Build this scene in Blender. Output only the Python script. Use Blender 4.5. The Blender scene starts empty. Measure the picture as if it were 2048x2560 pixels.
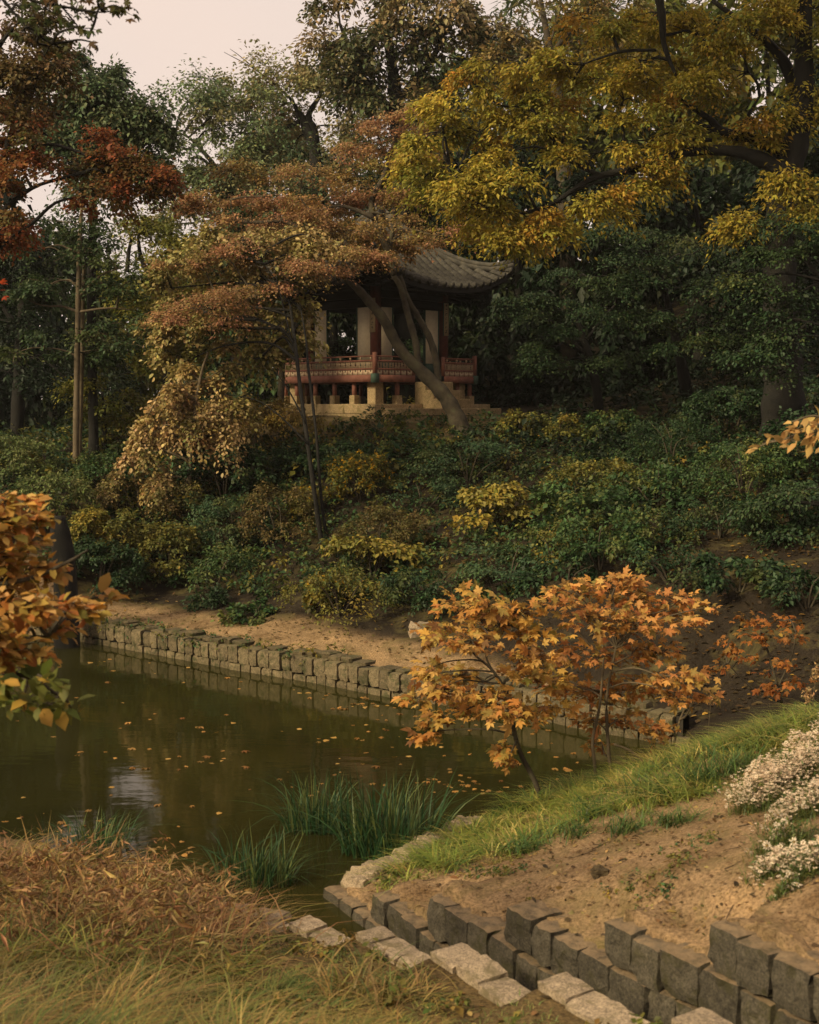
import bpy, bmesh, math, random
import numpy as np
from mathutils import Vector, Matrix

R = math.radians
SC = bpy.context.scene
COL = SC.collection

# ------------------------------------------------------------------ camera
EYE = 4.2                      # metres above the pond
F = 3300.0                     # focal length in pixels of the 2048 x 2560 photograph
PITCH = math.atan(264 / F)
cam_d = bpy.data.cameras.new('camera')
cam_d.sensor_fit = 'HORIZONTAL'
cam_d.sensor_width = 36.0
cam_d.lens = 36.0 * F / 2048
cam_d.clip_start = 0.05
cam_d.clip_end = 600
cam_d.dof.use_dof = True
cam_d.dof.focus_distance = 26
cam_d.dof.aperture_fstop = 4.5
cam = bpy.data.objects.new('camera', cam_d)
COL.objects.link(cam)
cam.location = (0, 0, EYE)
cam.rotation_euler = (R(90) - PITCH, 0, 0)
SC.camera = cam

# ------------------------------------------------------------------ sky and sun
SUN_EL, SUN_AZ = 34, -128       # azimuth from +Y towards +X (degrees); the sun stands behind the camera to the left
wd = bpy.data.worlds.new('World')
SC.world = wd
wd.use_nodes = True
nt = wd.node_tree
nt.nodes.clear()
out = nt.nodes.new('ShaderNodeOutputWorld')
bg = nt.nodes.new('ShaderNodeBackground')
sky = nt.nodes.new('ShaderNodeTexSky')
sky.sky_type = 'NISHITA'
sky.sun_disc = False
sky.sun_elevation = R(SUN_EL)
sky.sun_rotation = R(SUN_AZ)
sky.dust_density = 4
sky.ozone_density = 1
mixn = nt.nodes.new('ShaderNodeMix')
mixn.data_type = 'RGBA'
mixn.inputs[0].default_value = 0.93       # a closed veil of thin warm cloud in front of the clear sky
tc = nt.nodes.new('ShaderNodeTexCoord')
ns = nt.nodes.new('ShaderNodeTexNoise')
ns.inputs['Scale'].default_value = 2.2
ns.inputs['Detail'].default_value = 4
rmp = nt.nodes.new('ShaderNodeValToRGB')
rmp.color_ramp.elements[0].position = 0.36
rmp.color_ramp.elements[0].color = (7.8, 6.5, 5.75, 1)
rmp.color_ramp.elements[1].position = 0.66
rmp.color_ramp.elements[1].color = (8.7, 6.85, 5.7, 1)
nt.links.new(tc.outputs['Generated'], ns.inputs['Vector'])
nt.links.new(ns.outputs['Fac'], rmp.inputs['Fac'])
nt.links.new(sky.outputs['Color'], mixn.inputs[6])
nt.links.new(rmp.outputs['Color'], mixn.inputs[7])
nt.links.new(mixn.outputs[2], bg.inputs['Color'])
bg.inputs['Strength'].default_value = 0.1
nt.links.new(bg.outputs['Background'], out.inputs['Surface'])

sun_d = bpy.data.lights.new('sun', 'SUN')
sun_d.energy = 5.0
sun_d.angle = R(14)
sun_d.color = (1.0, 0.82, 0.52)
sun = bpy.data.objects.new('sun', sun_d)
COL.objects.link(sun)
sd = Vector((math.sin(R(SUN_AZ)) * math.cos(R(SUN_EL)), math.cos(R(SUN_AZ)) * math.cos(R(SUN_EL)), math.sin(R(SUN_EL))))
sun.location = sd * 40
sun.rotation_euler = sd.to_track_quat('Z', 'Y').to_euler()

SC.view_settings.view_transform = 'Standard'
SC.view_settings.look = 'None'
SC.view_settings.gamma = 1
SC.view_settings.exposure = 0.2
SC.view_settings.use_curve_mapping = False
SC.render.engine = 'CYCLES'
SC.cycles.use_denoising = True
SC.cycles.max_bounces = 6
SC.cycles.diffuse_bounces = 3
SC.cycles.glossy_bounces = 3
SC.cycles.transmission_bounces = 4
SC.cycles.transparent_max_bounces = 8
SC.cycles.sample_clamp_indirect = 4.0

# ------------------------------------------------------------------ pixel of the photograph + distance -> place
CT, ST = math.cos(PITCH), math.sin(PITCH)


def ray(px, py):
    a, b = (px - 1024) / F, (1280 - py) / F
    # camera axes: right +X, up (0, ST, CT), forward (0, CT, -ST)
    return np.array([a, CT + b * ST, -ST + b * CT])


def at(px, py, D):
    r = ray(px, py)
    return np.array([0, 0, EYE]) + r * (D / r[1])


def on_z(px, py, z):
    r = ray(px, py)
    return np.array([0, 0, EYE]) + r * ((z - EYE) / r[2])


def ppm(D):
    return F / D                # pixels of the photograph per metre at distance D


# ------------------------------------------------------------------ land form
def A(px, py, D):
    return tuple(at(px, py, D))


E_D = {1: 7.0, 2: 7.67, 3: 8.54, 4: 9.46, 5: 10.25, 6: 11.05, 7: 11.5}
E_PX = {1: (1765, 2310), 2: (1510, 2305), 3: (1260, 2270), 4: (1062, 2235), 5: (930, 2236), 6: (805, 2212), 7: (748, 2245)}
EDGE = {}
for k in E_PX:
    EDGE[k] = at(E_PX[k][0], E_PX[k][1], E_D[k])
CH_D = np.array([-0.5, 0.866, 0.0])          # the channel runs down this way, towards the pond
CH_N = np.array([-0.866, -0.5, 0.0])         # across it, towards the left bank
for k, st_ in ((0, 1), (-1, 2), (-2, 3), (-3, 4)):
    EDGE[k] = EDGE[1] - CH_D * 0.95 * st_ + np.array([0, 0, 0.25 * st_])
COPE = {}
for k, (px, py, z) in {2: (1422, 2426, 1.06), 3: (1158, 2355, .81), 4: (958, 2310, .56), 5: (787, 2288, .31), 6: (690, 2292, .14)}.items():
    COPE[k] = on_z(px, py, z)
for k, st_ in ((1, 1), (0, 2), (-1, 3), (-2, 4)):
    COPE[k] = COPE[2] - np.array([-.54, .96, 0]) * st_ + np.array([0, 0, .25 * st_])

far_edge_px = [(-420, 1528), (134, 1593), (357, 1632), (574, 1674), (765, 1705), (1007, 1752), (1091, 1762), (1340, 1800), (1474, 1830), (1700, 1868)]
FAR = [on_z(x, y, 0)[:2] for x, y in far_edge_px]
near_edge = [(3.1, 15.2), (2.1, 14.4), tuple(on_z(1325, 2040, 0)[:2]), tuple(on_z(1152, 2105, 0)[:2]), tuple(on_z(1071, 2160, 0)[:2]),
             tuple(on_z(990, 2212, 0)[:2]), tuple(on_z(800, 2240, 0)[:2]), tuple(on_z(700, 2300, 0)[:2]), tuple(on_z(560, 2262, 0)[:2]),
             tuple(on_z(470, 2190, 0)[:2]), tuple(on_z(330, 2170, 0)[:2]), tuple(on_z(0, 2105, 0)[:2]), (-6.0, 12.2), (-11.5, 13.0)]
POND = np.array([tuple(p) for p in FAR] + near_edge)

CTRL = np.array([
    # left near bank
    A(1350, 2560, 7.0), A(700, 2560, 7.2), A(0, 2560, 7.0), A(500, 2380, 9.0), A(300, 2400, 8.6), A(650, 2310, 10.4),
    (-2.2, 10.6, .22), (-3.2, 11.2, .15), (-4.5, 11.0, .35), (-6, 9, .8), (-3, 4, 1.9), (0, 2.5, 2.0), (0, 0, 2.55), (0, -6, 2.9), (3.4, 2, 2.5),
    (-8, 0, 2.6), (8, -4, 3.4), (-12, 10, 1.2),
    # right bank
    tuple(EDGE[1] + np.array([.3, .15, 0])), tuple(EDGE[2] + np.array([.3, .15, 0])), tuple(EDGE[3] + np.array([.3, .15, 0])),
    tuple(EDGE[4] + np.array([.3, .15, 0])), tuple(EDGE[5] + np.array([.3, .15, 0])), tuple(EDGE[6] + np.array([.3, .15, 0])),
    A(1700, 2150, 8.44), A(1300, 2200, 9.5), A(2048, 2200, 7.2), A(1950, 2000, 9.4), A(1600, 1950, 11.66), A(1400, 2010, 12.4),
    A(2048, 1800, 11.4), A(1850, 1852, 11.9), A(1150, 2140, 11.6), (4.5, 8, 2.2), (6, 12, 1.9), (3.4, 13.6, .5), (5, 14.5, .6), (8, 12, 2.4), (2.4, 5.2, 2.05),
    # bank beyond the pond
    A(240, 1562, 23.0), A(330, 1485, 26), A(550, 1505, 25), A(700, 1562, 22.4), A(1000, 1582, 21.2), A(1250, 1640, 19.4), A(1500, 1700, 18.3),
    A(1690, 1790, 16.9), A(1900, 1745, 16.6), A(2048, 1700, 16.4), (-9, 24, .5), (-13, 25, .9),
    # slope
    A(560, 1400, 27), A(850, 1430, 24.5), A(1000, 1480, 23), A(1250, 1480, 21.8), A(1500, 1450, 21), A(1800, 1580, 18.4), A(2048, 1450, 18.6),
    A(600, 1180, 30.2), A(1000, 1130, 29.6), A(1300, 1180, 28.3), A(1600, 1150, 29), A(2000, 990, 28), A(2048, 1200, 23),
    A(200, 1190, 30), A(0, 1140, 30), A(60, 1290, 26.5), A(400, 1240, 29),
    # terrace of the pavilion and the ground beyond
    A(600, 1066, 32.2), A(950, 1062, 31.2), A(1250, 1064, 31.4), A(1500, 1075, 32), (0, 40, 4.1), (-4, 39, 4.0), (4, 40, 4.3), (10, 44, 7.5), (-9, 40, 3.0),
    (-18, 34, 2.6), (-14, 48, 2.0), (-10, 62, 1.6), (0, 60, 6.5), (14, 30, 5.5), (12, 22, 3.6), (22, 34, 8), (20, 52, 12), (8, 60, 10), (-30, 30, 2.5),
    (-35, 70, 1), (35, 70, 17), (0, 110, 8), (-60, 110, 1), (60, 110, 14), (40, 10, 6), (-40, 0, 3), (-30, 15, 2), (40, -20, 5), (-40, -30, 3), (0, -40, 4),
    (20, 8, 4), (14, 15, 2.4), (10, 18, 2.0),
])
_n = len(CTRL)
_d = np.hypot(CTRL[:, None, 0] - CTRL[None, :, 0], CTRL[:, None, 1] - CTRL[None, :, 1])
_M = np.zeros((_n + 3, _n + 3))
_M[:_n, :_n] = _d + 0 * np.eye(_n)
_M[:_n, :_n] -= 0.05 * np.eye(_n)
_M[:_n, _n] = 1
_M[:_n, _n + 1:] = CTRL[:, :2]
_M[_n, :_n] = 1
_M[_n + 1:, :_n] = CTRL[:, :2].T
_W = np.linalg.solve(_M, np.concatenate([CTRL[:, 2], [0, 0, 0]]))


def sstep(a, b, x):
    t = np.clip((x - a) / (b - a), 0, 1)
    return t * t * (3 - 2 * t)


def hnoise(x, y, s, seed=0):
    """cheap smooth value noise"""
    x, y = x / s + seed * 17.3, y / s - seed * 9.1
    xi, yi = np.floor(x), np.floor(y)
    fx, fy = x - xi, y - yi
    fx, fy = fx * fx * (3 - 2 * fx), fy * fy * (3 - 2 * fy)

    def h(a, b):
        v = np.sin(a * 127.1 + b * 311.7 + seed * 74.7) * 43758.5453
        return v - np.floor(v)
    return (h(xi, yi) * (1 - fx) + h(xi + 1, yi) * fx) * (1 - fy) + (h(xi, yi + 1) * (1 - fx) + h(xi + 1, yi + 1) * fx) * fy - .5


def seg_dist(x, y, ax, ay, bx, by):
    dx, dy = bx - ax, by - ay
    t = np.clip(((x - ax) * dx + (y - ay) * dy) / (dx * dx + dy * dy), 0, 1)
    return np.hypot(x - ax - t * dx, y - ay - t * dy)


def pond_sd(x, y):
    """distance to the shore, negative over the water"""
    d = np.full(x.shape, 1e9)
    ins = np.zeros(x.shape, bool)
    m = len(POND)
    for i in range(m):
        (ax, ay), (bx, by) = POND[i], POND[(i + 1) % m]
        d = np.minimum(d, seg_dist(x, y, ax, ay, bx, by))
        c = ((ay > y) != (by > y)) & (x < (bx - ax) * (y - ay) / ((by - ay) or 1e-9) + ax)
        ins ^= c
    return np.where(ins, -d, d)


KS = sorted(EDGE)
EP = np.array([EDGE[k] for k in KS])                # rising order of k = going down to the pond
CK = sorted(COPE)
CP = np.array([COPE[k] for k in CK])


def poly_x(pts, y):
    """x of a wall line as a function of y (both lines fall monotonously in y)"""
    o = np.argsort(pts[:, 1])
    return np.interp(y, pts[o, 1], pts[o, 0])


def run_z(pts, y):
    """top level of the step a point at y stands on"""
    o = np.argsort(pts[:, 1])
    idx = np.clip(np.searchsorted(pts[o, 1], y), 0, len(pts) - 1)
    return pts[o, 2][idx]


def land(x, y, base=False):
    x = np.asarray(x, float)
    y = np.asarray(y, float)
    shp = x.shape
    x, y = x.ravel(), y.ravel()
    z = np.empty(len(x))
    for i in range(0, len(x), 20000):
        s = slice(i, i + 20000)
        dd = np.hypot(x[s, None] - CTRL[None, :, 0], y[s, None] - CTRL[None, :, 1])
        z[s] = dd @ _W[:_n] + _W[_n] + x[s] * _W[_n + 1] + y[s] * _W[_n + 2]
    far = np.hypot(x, y - 20)
    z += (.05 * hnoise(x, y, .55, 1) + .1 * hnoise(x, y, 1.9, 2)) * np.clip((y - 4) / 6, .3, 1) + .02 * hnoise(x, y, .2, 3)
    z += sstep(40, 90, far) * 2.0 * hnoise(x, y, 14, 4)
    # the walled channel
    xr = poly_x(EP, y)
    xl = poly_x(CP, y)
    act = (y > EP[:, 1].min()) & (y < 11.45)
    dr, dl = (x - xr) * .86, (xl - x) * .86
    zr, zl = run_z(EP, y - .5 * np.clip(dr, 0, .6)), run_z(CP, y + .5 * np.clip(dl, 0, .6))
    zz = z.copy()
    near_r = act & (dr > -.04)
    top = (zr + .035 + .09 * hnoise(x, y, .3, 6) + .04 * hnoise(x, y, .11, 7)) * (1 - sstep(.25, .75, dr)) + np.maximum(z, zr - .02) * sstep(.25, .75, dr)
    low = np.minimum(zr, zl) - .9
    zz = np.where(near_r, low + (top - low) * np.clip((dr + .02) / .13, 0, 1), zz)
    near_l = act & (dl > 0)
    zz = np.where(near_l, (zl - .055) * (1 - sstep(.26, .9, dl)) + z * sstep(.26, .9, dl), zz)
    bed = np.where(act & (dr <= -.04) & (dl < .12), low, zz)
    zz = np.where(act, bed, zz)
    # the pond
    s = pond_sd(x, y)
    bedp = -.25 + np.clip(s, -2, 0) * .5
    zz = np.where(s < 0, np.minimum(bedp, zz), np.where(s < .16, np.minimum(zz, -.25 + (zz + .25) * sstep(.02, .15, s)), zz))
    return zz.reshape(shp)


def gz(x, y):
    return float(land(np.array([x]), np.array([y]))[0])


def ground_at(px, py, lo=4, hi=70):
    """first hit of a view ray with the land"""
    D = np.arange(lo, hi, .1)
    r = ray(px, py)
    P = np.array([0, 0, EYE])[None, :] + r[None, :] * (D / r[1])[:, None]
    h = land(P[:, 0], P[:, 1])
    i = np.argmax(P[:, 2] <= h)
    p = P[i].copy()
    p[2] = h[i]
    return p


# ------------------------------------------------------------------ materials
def new_mat(name):
    m = bpy.data.materials.new(name)
    m.use_nodes = True
    n = m.node_tree
    for x in list(n.nodes):
        if x.type != 'OUTPUT_MATERIAL':
            n.nodes.remove(x)
    return m, n, n.nodes['Material Output']


def noise_node(n, scale, detail=4, rough=.6, coord='Object', dist=0.0):
    t = n.nodes.new('ShaderNodeTexCoord')
    x = n.nodes.new('ShaderNodeTexNoise')
    x.inputs['Scale'].default_value = scale
    x.inputs['Detail'].default_value = detail
    x.inputs['Roughness'].default_value = rough
    x.inputs['Distortion'].default_value = dist
    if coord == 'Position':
        g = n.nodes.new('ShaderNodeNewGeometry')
        n.links.new(g.outputs['Position'], x.inputs['Vector'])
    else:
        n.links.new(t.outputs[coord], x.inputs['Vector'])
    return x


def ramp(n, src, stops):
    r = n.nodes.new('ShaderNodeValToRGB')
    els = r.color_ramp.elements
    els[0].position, els[0].color = stops[0][0], (*stops[0][1], 1)
    els[1].position, els[1].color = stops[-1][0], (*stops[-1][1], 1)
    for p, c in stops[1:-1]:
        e = els.new(p)
        e.color = (*c, 1)
    n.links.new(src, r.inputs['Fac'])
    return r


def mix_rgb(n, a, b, fac, mode='MIX'):
    m = n.nodes.new('ShaderNodeMix')
    m.data_type = 'RGBA'
    m.blend_type = mode
    for s, v in ((0, fac), (6, a), (7, b)):
        if hasattr(v, 'is_linked') or hasattr(v, 'links'):
            n.links.new(v, m.inputs[s])
        elif isinstance(v, tuple):
            m.inputs[s].default_value = (*v, 1)
        else:
            m.inputs[s].default_value = v
    return m.outputs[2]


def leaf_mat(name, trans=.3, rough=.55, spec=.25):
    m, n, o = new_mat(name)
    a = n.nodes.new('ShaderNodeAttribute')
    a.attribute_name = 'Col'
    p = n.nodes.new('ShaderNodeBsdfPrincipled')
    p.inputs['Roughness'].default_value = rough
    p.inputs['Specular IOR Level'].default_value = spec
    t = n.nodes.new('ShaderNodeBsdfTranslucent')
    mx = n.nodes.new('ShaderNodeMixShader')
    mx.inputs[0].default_value = trans
    n.links.new(a.outputs['Color'], p.inputs['Base Color'])
    n.links.new(a.outputs['Color'], t.inputs['Color'])
    n.links.new(p.outputs[0], mx.inputs[1])
    n.links.new(t.outputs[0], mx.inputs[2])
    n.links.new(mx.outputs[0], o.inputs['Surface'])
    return m


def surf_mat(name, stops, scale=6, rough=.85, bump=.4, bscale=None, detail=6, spec=.3, coord='Object', bdist=.02, island=0.0):
    m, n, o = new_mat(name)
    p = n.nodes.new('ShaderNodeBsdfPrincipled')
    x = noise_node(n, scale, detail, coord=coord)
    r = ramp(n, x.outputs['Fac'], stops)
    c = r.outputs['Color']
    if island:
        oi = n.nodes.new('ShaderNodeObjectInfo')
        mr = n.nodes.new('ShaderNodeMapRange')
        mr.inputs['To Min'].default_value = 1 - island
        mr.inputs['To Max'].default_value = 1 + island
        n.links.new(oi.outputs['Random'], mr.inputs['Value'])
        hs = n.nodes.new('ShaderNodeHueSaturation')
        n.links.new(mr.outputs[0], hs.inputs['Value'])
        n.links.new(c, hs.inputs['Color'])
        c = hs.outputs['Color']
    n.links.new(c, p.inputs['Base Color'])
    p.inputs['Roughness'].default_value = rough
    p.inputs['Specular IOR Level'].default_value = spec
    if bump:
        y = noise_node(n, bscale or scale * 5, 5, coord=coord)
        b = n.nodes.new('ShaderNodeBump')
        b.inputs['Strength'].default_value = bump
        b.inputs['Distance'].default_value = bdist
        n.links.new(y.outputs['Fac'], b.inputs['Height'])
        n.links.new(b.outputs['Normal'], p.inputs['Normal'])
    n.links.new(p.outputs[0], o.inputs['Surface'])
    return m


M = {}
M['leaf'] = leaf_mat('leaf', .3)
M['thinleaf'] = leaf_mat('thin_autumn_leaf', .42, .6, .2)
M['blade'] = leaf_mat('grass_blade', .25, .5, .3)
M['petal'] = leaf_mat('petal', .35, .7, .2)
M['bark'] = surf_mat('bark', [(.3, (.022, .018, .012)), (.55, (.06, .048, .03)), (.75, (.085, .085, .045))], 5, .9, .7, 26)
M['darkbark'] = surf_mat('dark_bark', [(.3, (.005, .005, .004)), (.7, (.014, .0125, .009))], 5, .9, .7, 22)
M['twigbark'] = surf_mat('twig_bark', [(.3, (.06, .045, .025)), (.7, (.13, .10, .06))], 8, .85, .3, 40)


def moss_stone(name, base, dark, moss, island=.25, dust=None):
    m, n, o = new_mat(name)
    p = n.nodes.new('ShaderNodeBsdfPrincipled')
    x = noise_node(n, 16, 8, .7, 'Position')
    r = ramp(n, x.outputs['Fac'], [(.28, dark), (.5, base), (.75, tuple(min(1, v * 1.25) for v in base))])
    sp = noise_node(n, 75, 4, .75, 'Position')
    spr = ramp(n, sp.outputs['Fac'], [(.36, (.45, .45, .45)), (.62, (1.35, 1.31, 1.24))])
    c = mix_rgb(n, r.outputs['Color'], spr.outputs['Color'], 1.0, 'MULTIPLY')
    mo = noise_node(n, 5.2, 7, .75, 'Position', .6)
    mr = ramp(n, mo.outputs['Fac'], [(.5, (0, 0, 0)), (.62, (.9, .9, .9))])
    c = mix_rgb(n, c, moss, mr.outputs['Color'])
    oi = n.nodes.new('ShaderNodeObjectInfo')
    mp = n.nodes.new('ShaderNodeMapRange')
    mp.inputs['To Min'].default_value = 1 - island
    mp.inputs['To Max'].default_value = 1 + island
    n.links.new(oi.outputs['Random'], mp.inputs['Value'])
    hs = n.nodes.new('ShaderNodeHueSaturation')
    n.links.new(mp.outputs[0], hs.inputs['Value'])
    n.links.new(c, hs.inputs['Color'])
    n.links.new(hs.outputs['Color'], p.inputs['Base Color'])
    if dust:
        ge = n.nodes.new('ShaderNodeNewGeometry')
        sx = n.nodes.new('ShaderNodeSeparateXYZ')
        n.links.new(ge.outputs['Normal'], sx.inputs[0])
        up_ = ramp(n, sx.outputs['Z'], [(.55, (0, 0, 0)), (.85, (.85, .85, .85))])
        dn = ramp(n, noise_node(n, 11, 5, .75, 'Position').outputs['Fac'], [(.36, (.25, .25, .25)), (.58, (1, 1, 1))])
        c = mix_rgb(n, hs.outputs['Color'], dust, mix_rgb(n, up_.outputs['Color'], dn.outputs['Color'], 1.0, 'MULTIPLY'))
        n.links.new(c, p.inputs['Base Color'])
    p.inputs['Roughness'].default_value = .9
    p.inputs['Specular IOR Level'].default_value = .25
    b = n.nodes.new('ShaderNodeBump')
    b.inputs['Strength'].default_value = .9
    b.inputs['Distance'].default_value = .02
    y = noise_node(n, 48, 6, .75, 'Position')
    n.links.new(y.outputs['Fac'], b.inputs['Height'])
    n.links.new(b.outputs['Normal'], p.inputs['Normal'])
    n.links.new(p.outputs[0], o.inputs['Surface'])
    return m


M['copestone'] = moss_stone('pale_cope_stone', (.34, .27, .19), (.20, .16, .11), (.16, .13, .07))
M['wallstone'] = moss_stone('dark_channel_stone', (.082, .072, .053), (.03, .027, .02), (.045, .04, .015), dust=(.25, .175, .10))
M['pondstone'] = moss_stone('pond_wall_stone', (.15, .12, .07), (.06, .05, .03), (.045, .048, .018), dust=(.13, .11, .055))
M['pondmoss'] = moss_stone('mossy_wall_stone', (.10, .08, .045), (.04, .036, .02), (.04, .045, .015))
M['terrace'] = moss_stone('terrace_stone', (.36, .27, .15), (.23, .17, .095), (.2, .16, .07), .12)
M['clod'] = surf_mat('dark_clod', [(.3, (.03, .022, .013)), (.7, (.09, .065, .03))], 30, .95, .6, 90)
M['joint'] = surf_mat('dark_joint', [(.3, (.012, .01, .007)), (.7, (.03, .025, .016))], 9, .95, .3, 40)
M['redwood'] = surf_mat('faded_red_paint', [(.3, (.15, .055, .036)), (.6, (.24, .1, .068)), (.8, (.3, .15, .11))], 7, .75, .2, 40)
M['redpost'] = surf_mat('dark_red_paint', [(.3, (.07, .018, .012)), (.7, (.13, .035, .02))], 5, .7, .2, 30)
M['lattice'] = surf_mat('pale_lattice_paint', [(.3, (.4, .28, .17)), (.7, (.55, .41, .27))], 8, .8, .2, 40)
M['beige'] = surf_mat('beige_board_paint', [(.3, (.44, .32, .2)), (.7, (.58, .43, .29))], 6, .8, .2, 40)
M['paper'] = surf_mat('door_paper', [(.3, (.66, .54, .36)), (.7, (.78, .66, .46))], 12, .9, .15, 60)
M['green'] = surf_mat('green_paint', [(.3, (.03, .06, .045)), (.7, (.06, .10, .07))], 6, .75, .2, 30)
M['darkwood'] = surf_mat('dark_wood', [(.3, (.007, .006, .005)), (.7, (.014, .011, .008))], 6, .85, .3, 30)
M['tile'] = surf_mat('roof_tile_clay', [(.3, (.03, .029, .025)), (.55, (.07, .064, .05)), (.8, (.13, .115, .08))], 6, .85, .4, 30, island=.3)
M['ink'] = surf_mat('ink', [(.3, (.02, .018, .015)), (.7, (.035, .03, .025))], 10, .8, 0)
M['paleboard'] = surf_mat('pale_board', [(.3, (.34, .25, .14)), (.7, (.45, .34, .2))], 9, .85, .1, 40)


# ground: soil colours per place (vertex attribute), grain from noise
def ground_mat():
    m, n, o = new_mat('soil')
    p = n.nodes.new('ShaderNodeBsdfPrincipled')
    a = n.nodes.new('ShaderNodeAttribute')
    a.attribute_name = 'Col'
    x = noise_node(n, 2.2, 9, .72)
    r = ramp(n, x.outputs['Fac'], [(.32, (.5, .45, .38)), (.5, (1, 1, 1)), (.7, (1.4, 1.36, 1.28))])
    c = mix_rgb(n, a.outputs['Color'], r.outputs['Color'], 1.0, 'MULTIPLY')
    y = noise_node(n, 42, 6, .75)
    r2 = ramp(n, y.outputs['Fac'], [(.38, (.4, .37, .32)), (.5, (.95, .95, .95)), (.64, (1.4, 1.36, 1.28))])
    c = mix_rgb(n, c, r2.outputs['Color'], 1.0, 'MULTIPLY')
    mo = noise_node(n, 1.3, 7, .7, 'Object', .8)
    mr = ramp(n, mo.outputs['Fac'], [(.5, (0, 0, 0)), (.68, (.7, .7, .7))])
    c = mix_rgb(n, c, (.12, .1, .035), mr.outputs['Color'])
    n.links.new(c, p.inputs['Base Color'])
    p.inputs['Roughness'].default_value = .95
    p.inputs['Specular IOR Level'].default_value = .15
    b = n.nodes.new('ShaderNodeBump')
    b.inputs['Strength'].default_value = .8
    b.inputs['Distance'].default_value = .03
    z = noise_node(n, 26, 8, .75)
    n.links.new(z.outputs['Fac'], b.inputs['Height'])
    n.links.new(b.outputs['Normal'], p.inputs['Normal'])
    n.links.new(p.outputs[0], o.inputs['Surface'])
    return m


M['soil'] = ground_mat()


def water_mat():
    m, n, o = new_mat('pond_water')
    p = n.nodes.new('ShaderNodeBsdfPrincipled')
    x = noise_node(n, .35, 4, .6)
    r = ramp(n, x.outputs['Fac'], [(.35, (.0175, .017, .004)), (.7, (.029, .0275, .007))])
    n.links.new(r.outputs['Color'], p.inputs['Base Color'])
    p.inputs['Roughness'].default_value = .045
    p.inputs['IOR'].default_value = 1.33
    p.inputs['Specular IOR Level'].default_value = .5
    b = n.nodes.new('ShaderNodeBump')
    b.inputs['Strength'].default_value = .06
    b.inputs['Distance'].default_value = .03
    t = n.nodes.new('ShaderNodeTexCoord')
    mp = n.nodes.new('ShaderNodeMapping')
    mp.inputs['Scale'].default_value = (1, 2.2, 1)
    w = n.nodes.new('ShaderNodeTexNoise')
    w.inputs['Scale'].default_value = 2.2
    w.inputs['Detail'].default_value = 3
    n.links.new(t.outputs['Object'], mp.inputs['Vector'])
    n.links.new(mp.outputs[0], w.inputs['Vector'])
    n.links.new(w.outputs['Fac'], b.inputs['Height'])
    n.links.new(b.outputs['Normal'], p.inputs['Normal'])
    n.links.new(p.outputs[0], o.inputs['Surface'])
    return m


M['water'] = water_mat()


# ------------------------------------------------------------------ mesh building
class Acc:
    def __init__(self):
        self.V, self.F, self.C, self.n = [], [], [], 0

    def add(self, V, Fs, C=None):
        V = np.asarray(V, float).reshape(-1, 3)
        self.V.append(V)
        for f in (Fs if isinstance(Fs, list) and len(Fs) and isinstance(Fs[0], np.ndarray) else [np.asarray(Fs)]):
            self.F.append(f + self.n)
        if C is None:
            C = np.full((len(V), 3), .1)
        self.C.append(np.broadcast_to(np.asarray(C, float), (len(V), 3)))
        self.n += len(V)

    def mesh(self, name, mat, smooth=False, col=True):
        me = bpy.data.meshes.new(name)
        V = np.concatenate(self.V)
        me.vertices.add(len(V))
        me.vertices.foreach_set('co', V.ravel().astype(np.float32))
        tot = np.concatenate([np.full(len(f), f.shape[1], np.int32) for f in self.F])
        idx = np.concatenate([f.ravel() for f in self.F]).astype(np.int32)
        me.loops.add(len(idx))
        me.loops.foreach_set('vertex_index', idx)
        me.polygons.add(len(tot))
        st = np.concatenate([[0], np.cumsum(tot)[:-1]]).astype(np.int32)
        me.polygons.foreach_set('loop_start', st)
        me.polygons.foreach_set('loop_total', tot)
        if smooth:
            me.polygons.foreach_set('use_smooth', np.ones(len(tot), bool))
        if col:
            at_ = me.color_attributes.new('Col', 'FLOAT_COLOR', 'POINT')
            C = np.concatenate(self.C)
            at_.data.foreach_set('color', np.concatenate([C, np.ones((len(C), 1))], 1).ravel().astype(np.float32))
        me.materials.append(mat)
        me.update(calc_edges=True)
        return me

    def obj(self, name, mat, parent=None, smooth=False, kind=None):
        return link(name, self.mesh(name, mat, smooth), parent, kind)


def link(name, me, parent=None, kind=None):
    o = bpy.data.objects.new(name, me)
    COL.objects.link(o)
    if parent is not None:
        o.parent = parent
    if kind:
        o['kind'] = kind
    return o


def tag(o, label=None, cat=None, group=None, kind=None):
    if label:
        o['label'] = label
    if cat:
        o['category'] = cat
    if group:
        o['group'] = group
    if kind:
        o['kind'] = kind
    return o


def empty(name, loc, label, cat, group=None, rz=0):
    o = bpy.data.objects.new(name, None)
    o.empty_display_size = .2
    COL.objects.link(o)
    o.location = tuple(loc)
    o.rotation_euler = (0, 0, rz)
    return tag(o, label, cat, group)


def box_geo(x0, x1, y0, y1, z0, z1):
    V = np.array([(x, y, z) for z in (z0, z1) for y in (y0, y1) for x in (x0, x1)], float)
    Fq = np.array([(0, 2, 3, 1), (4, 5, 7, 6), (0, 1, 5, 4), (2, 6, 7, 3), (0, 4, 6, 2), (1, 3, 7, 5)])
    return V, Fq


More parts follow.
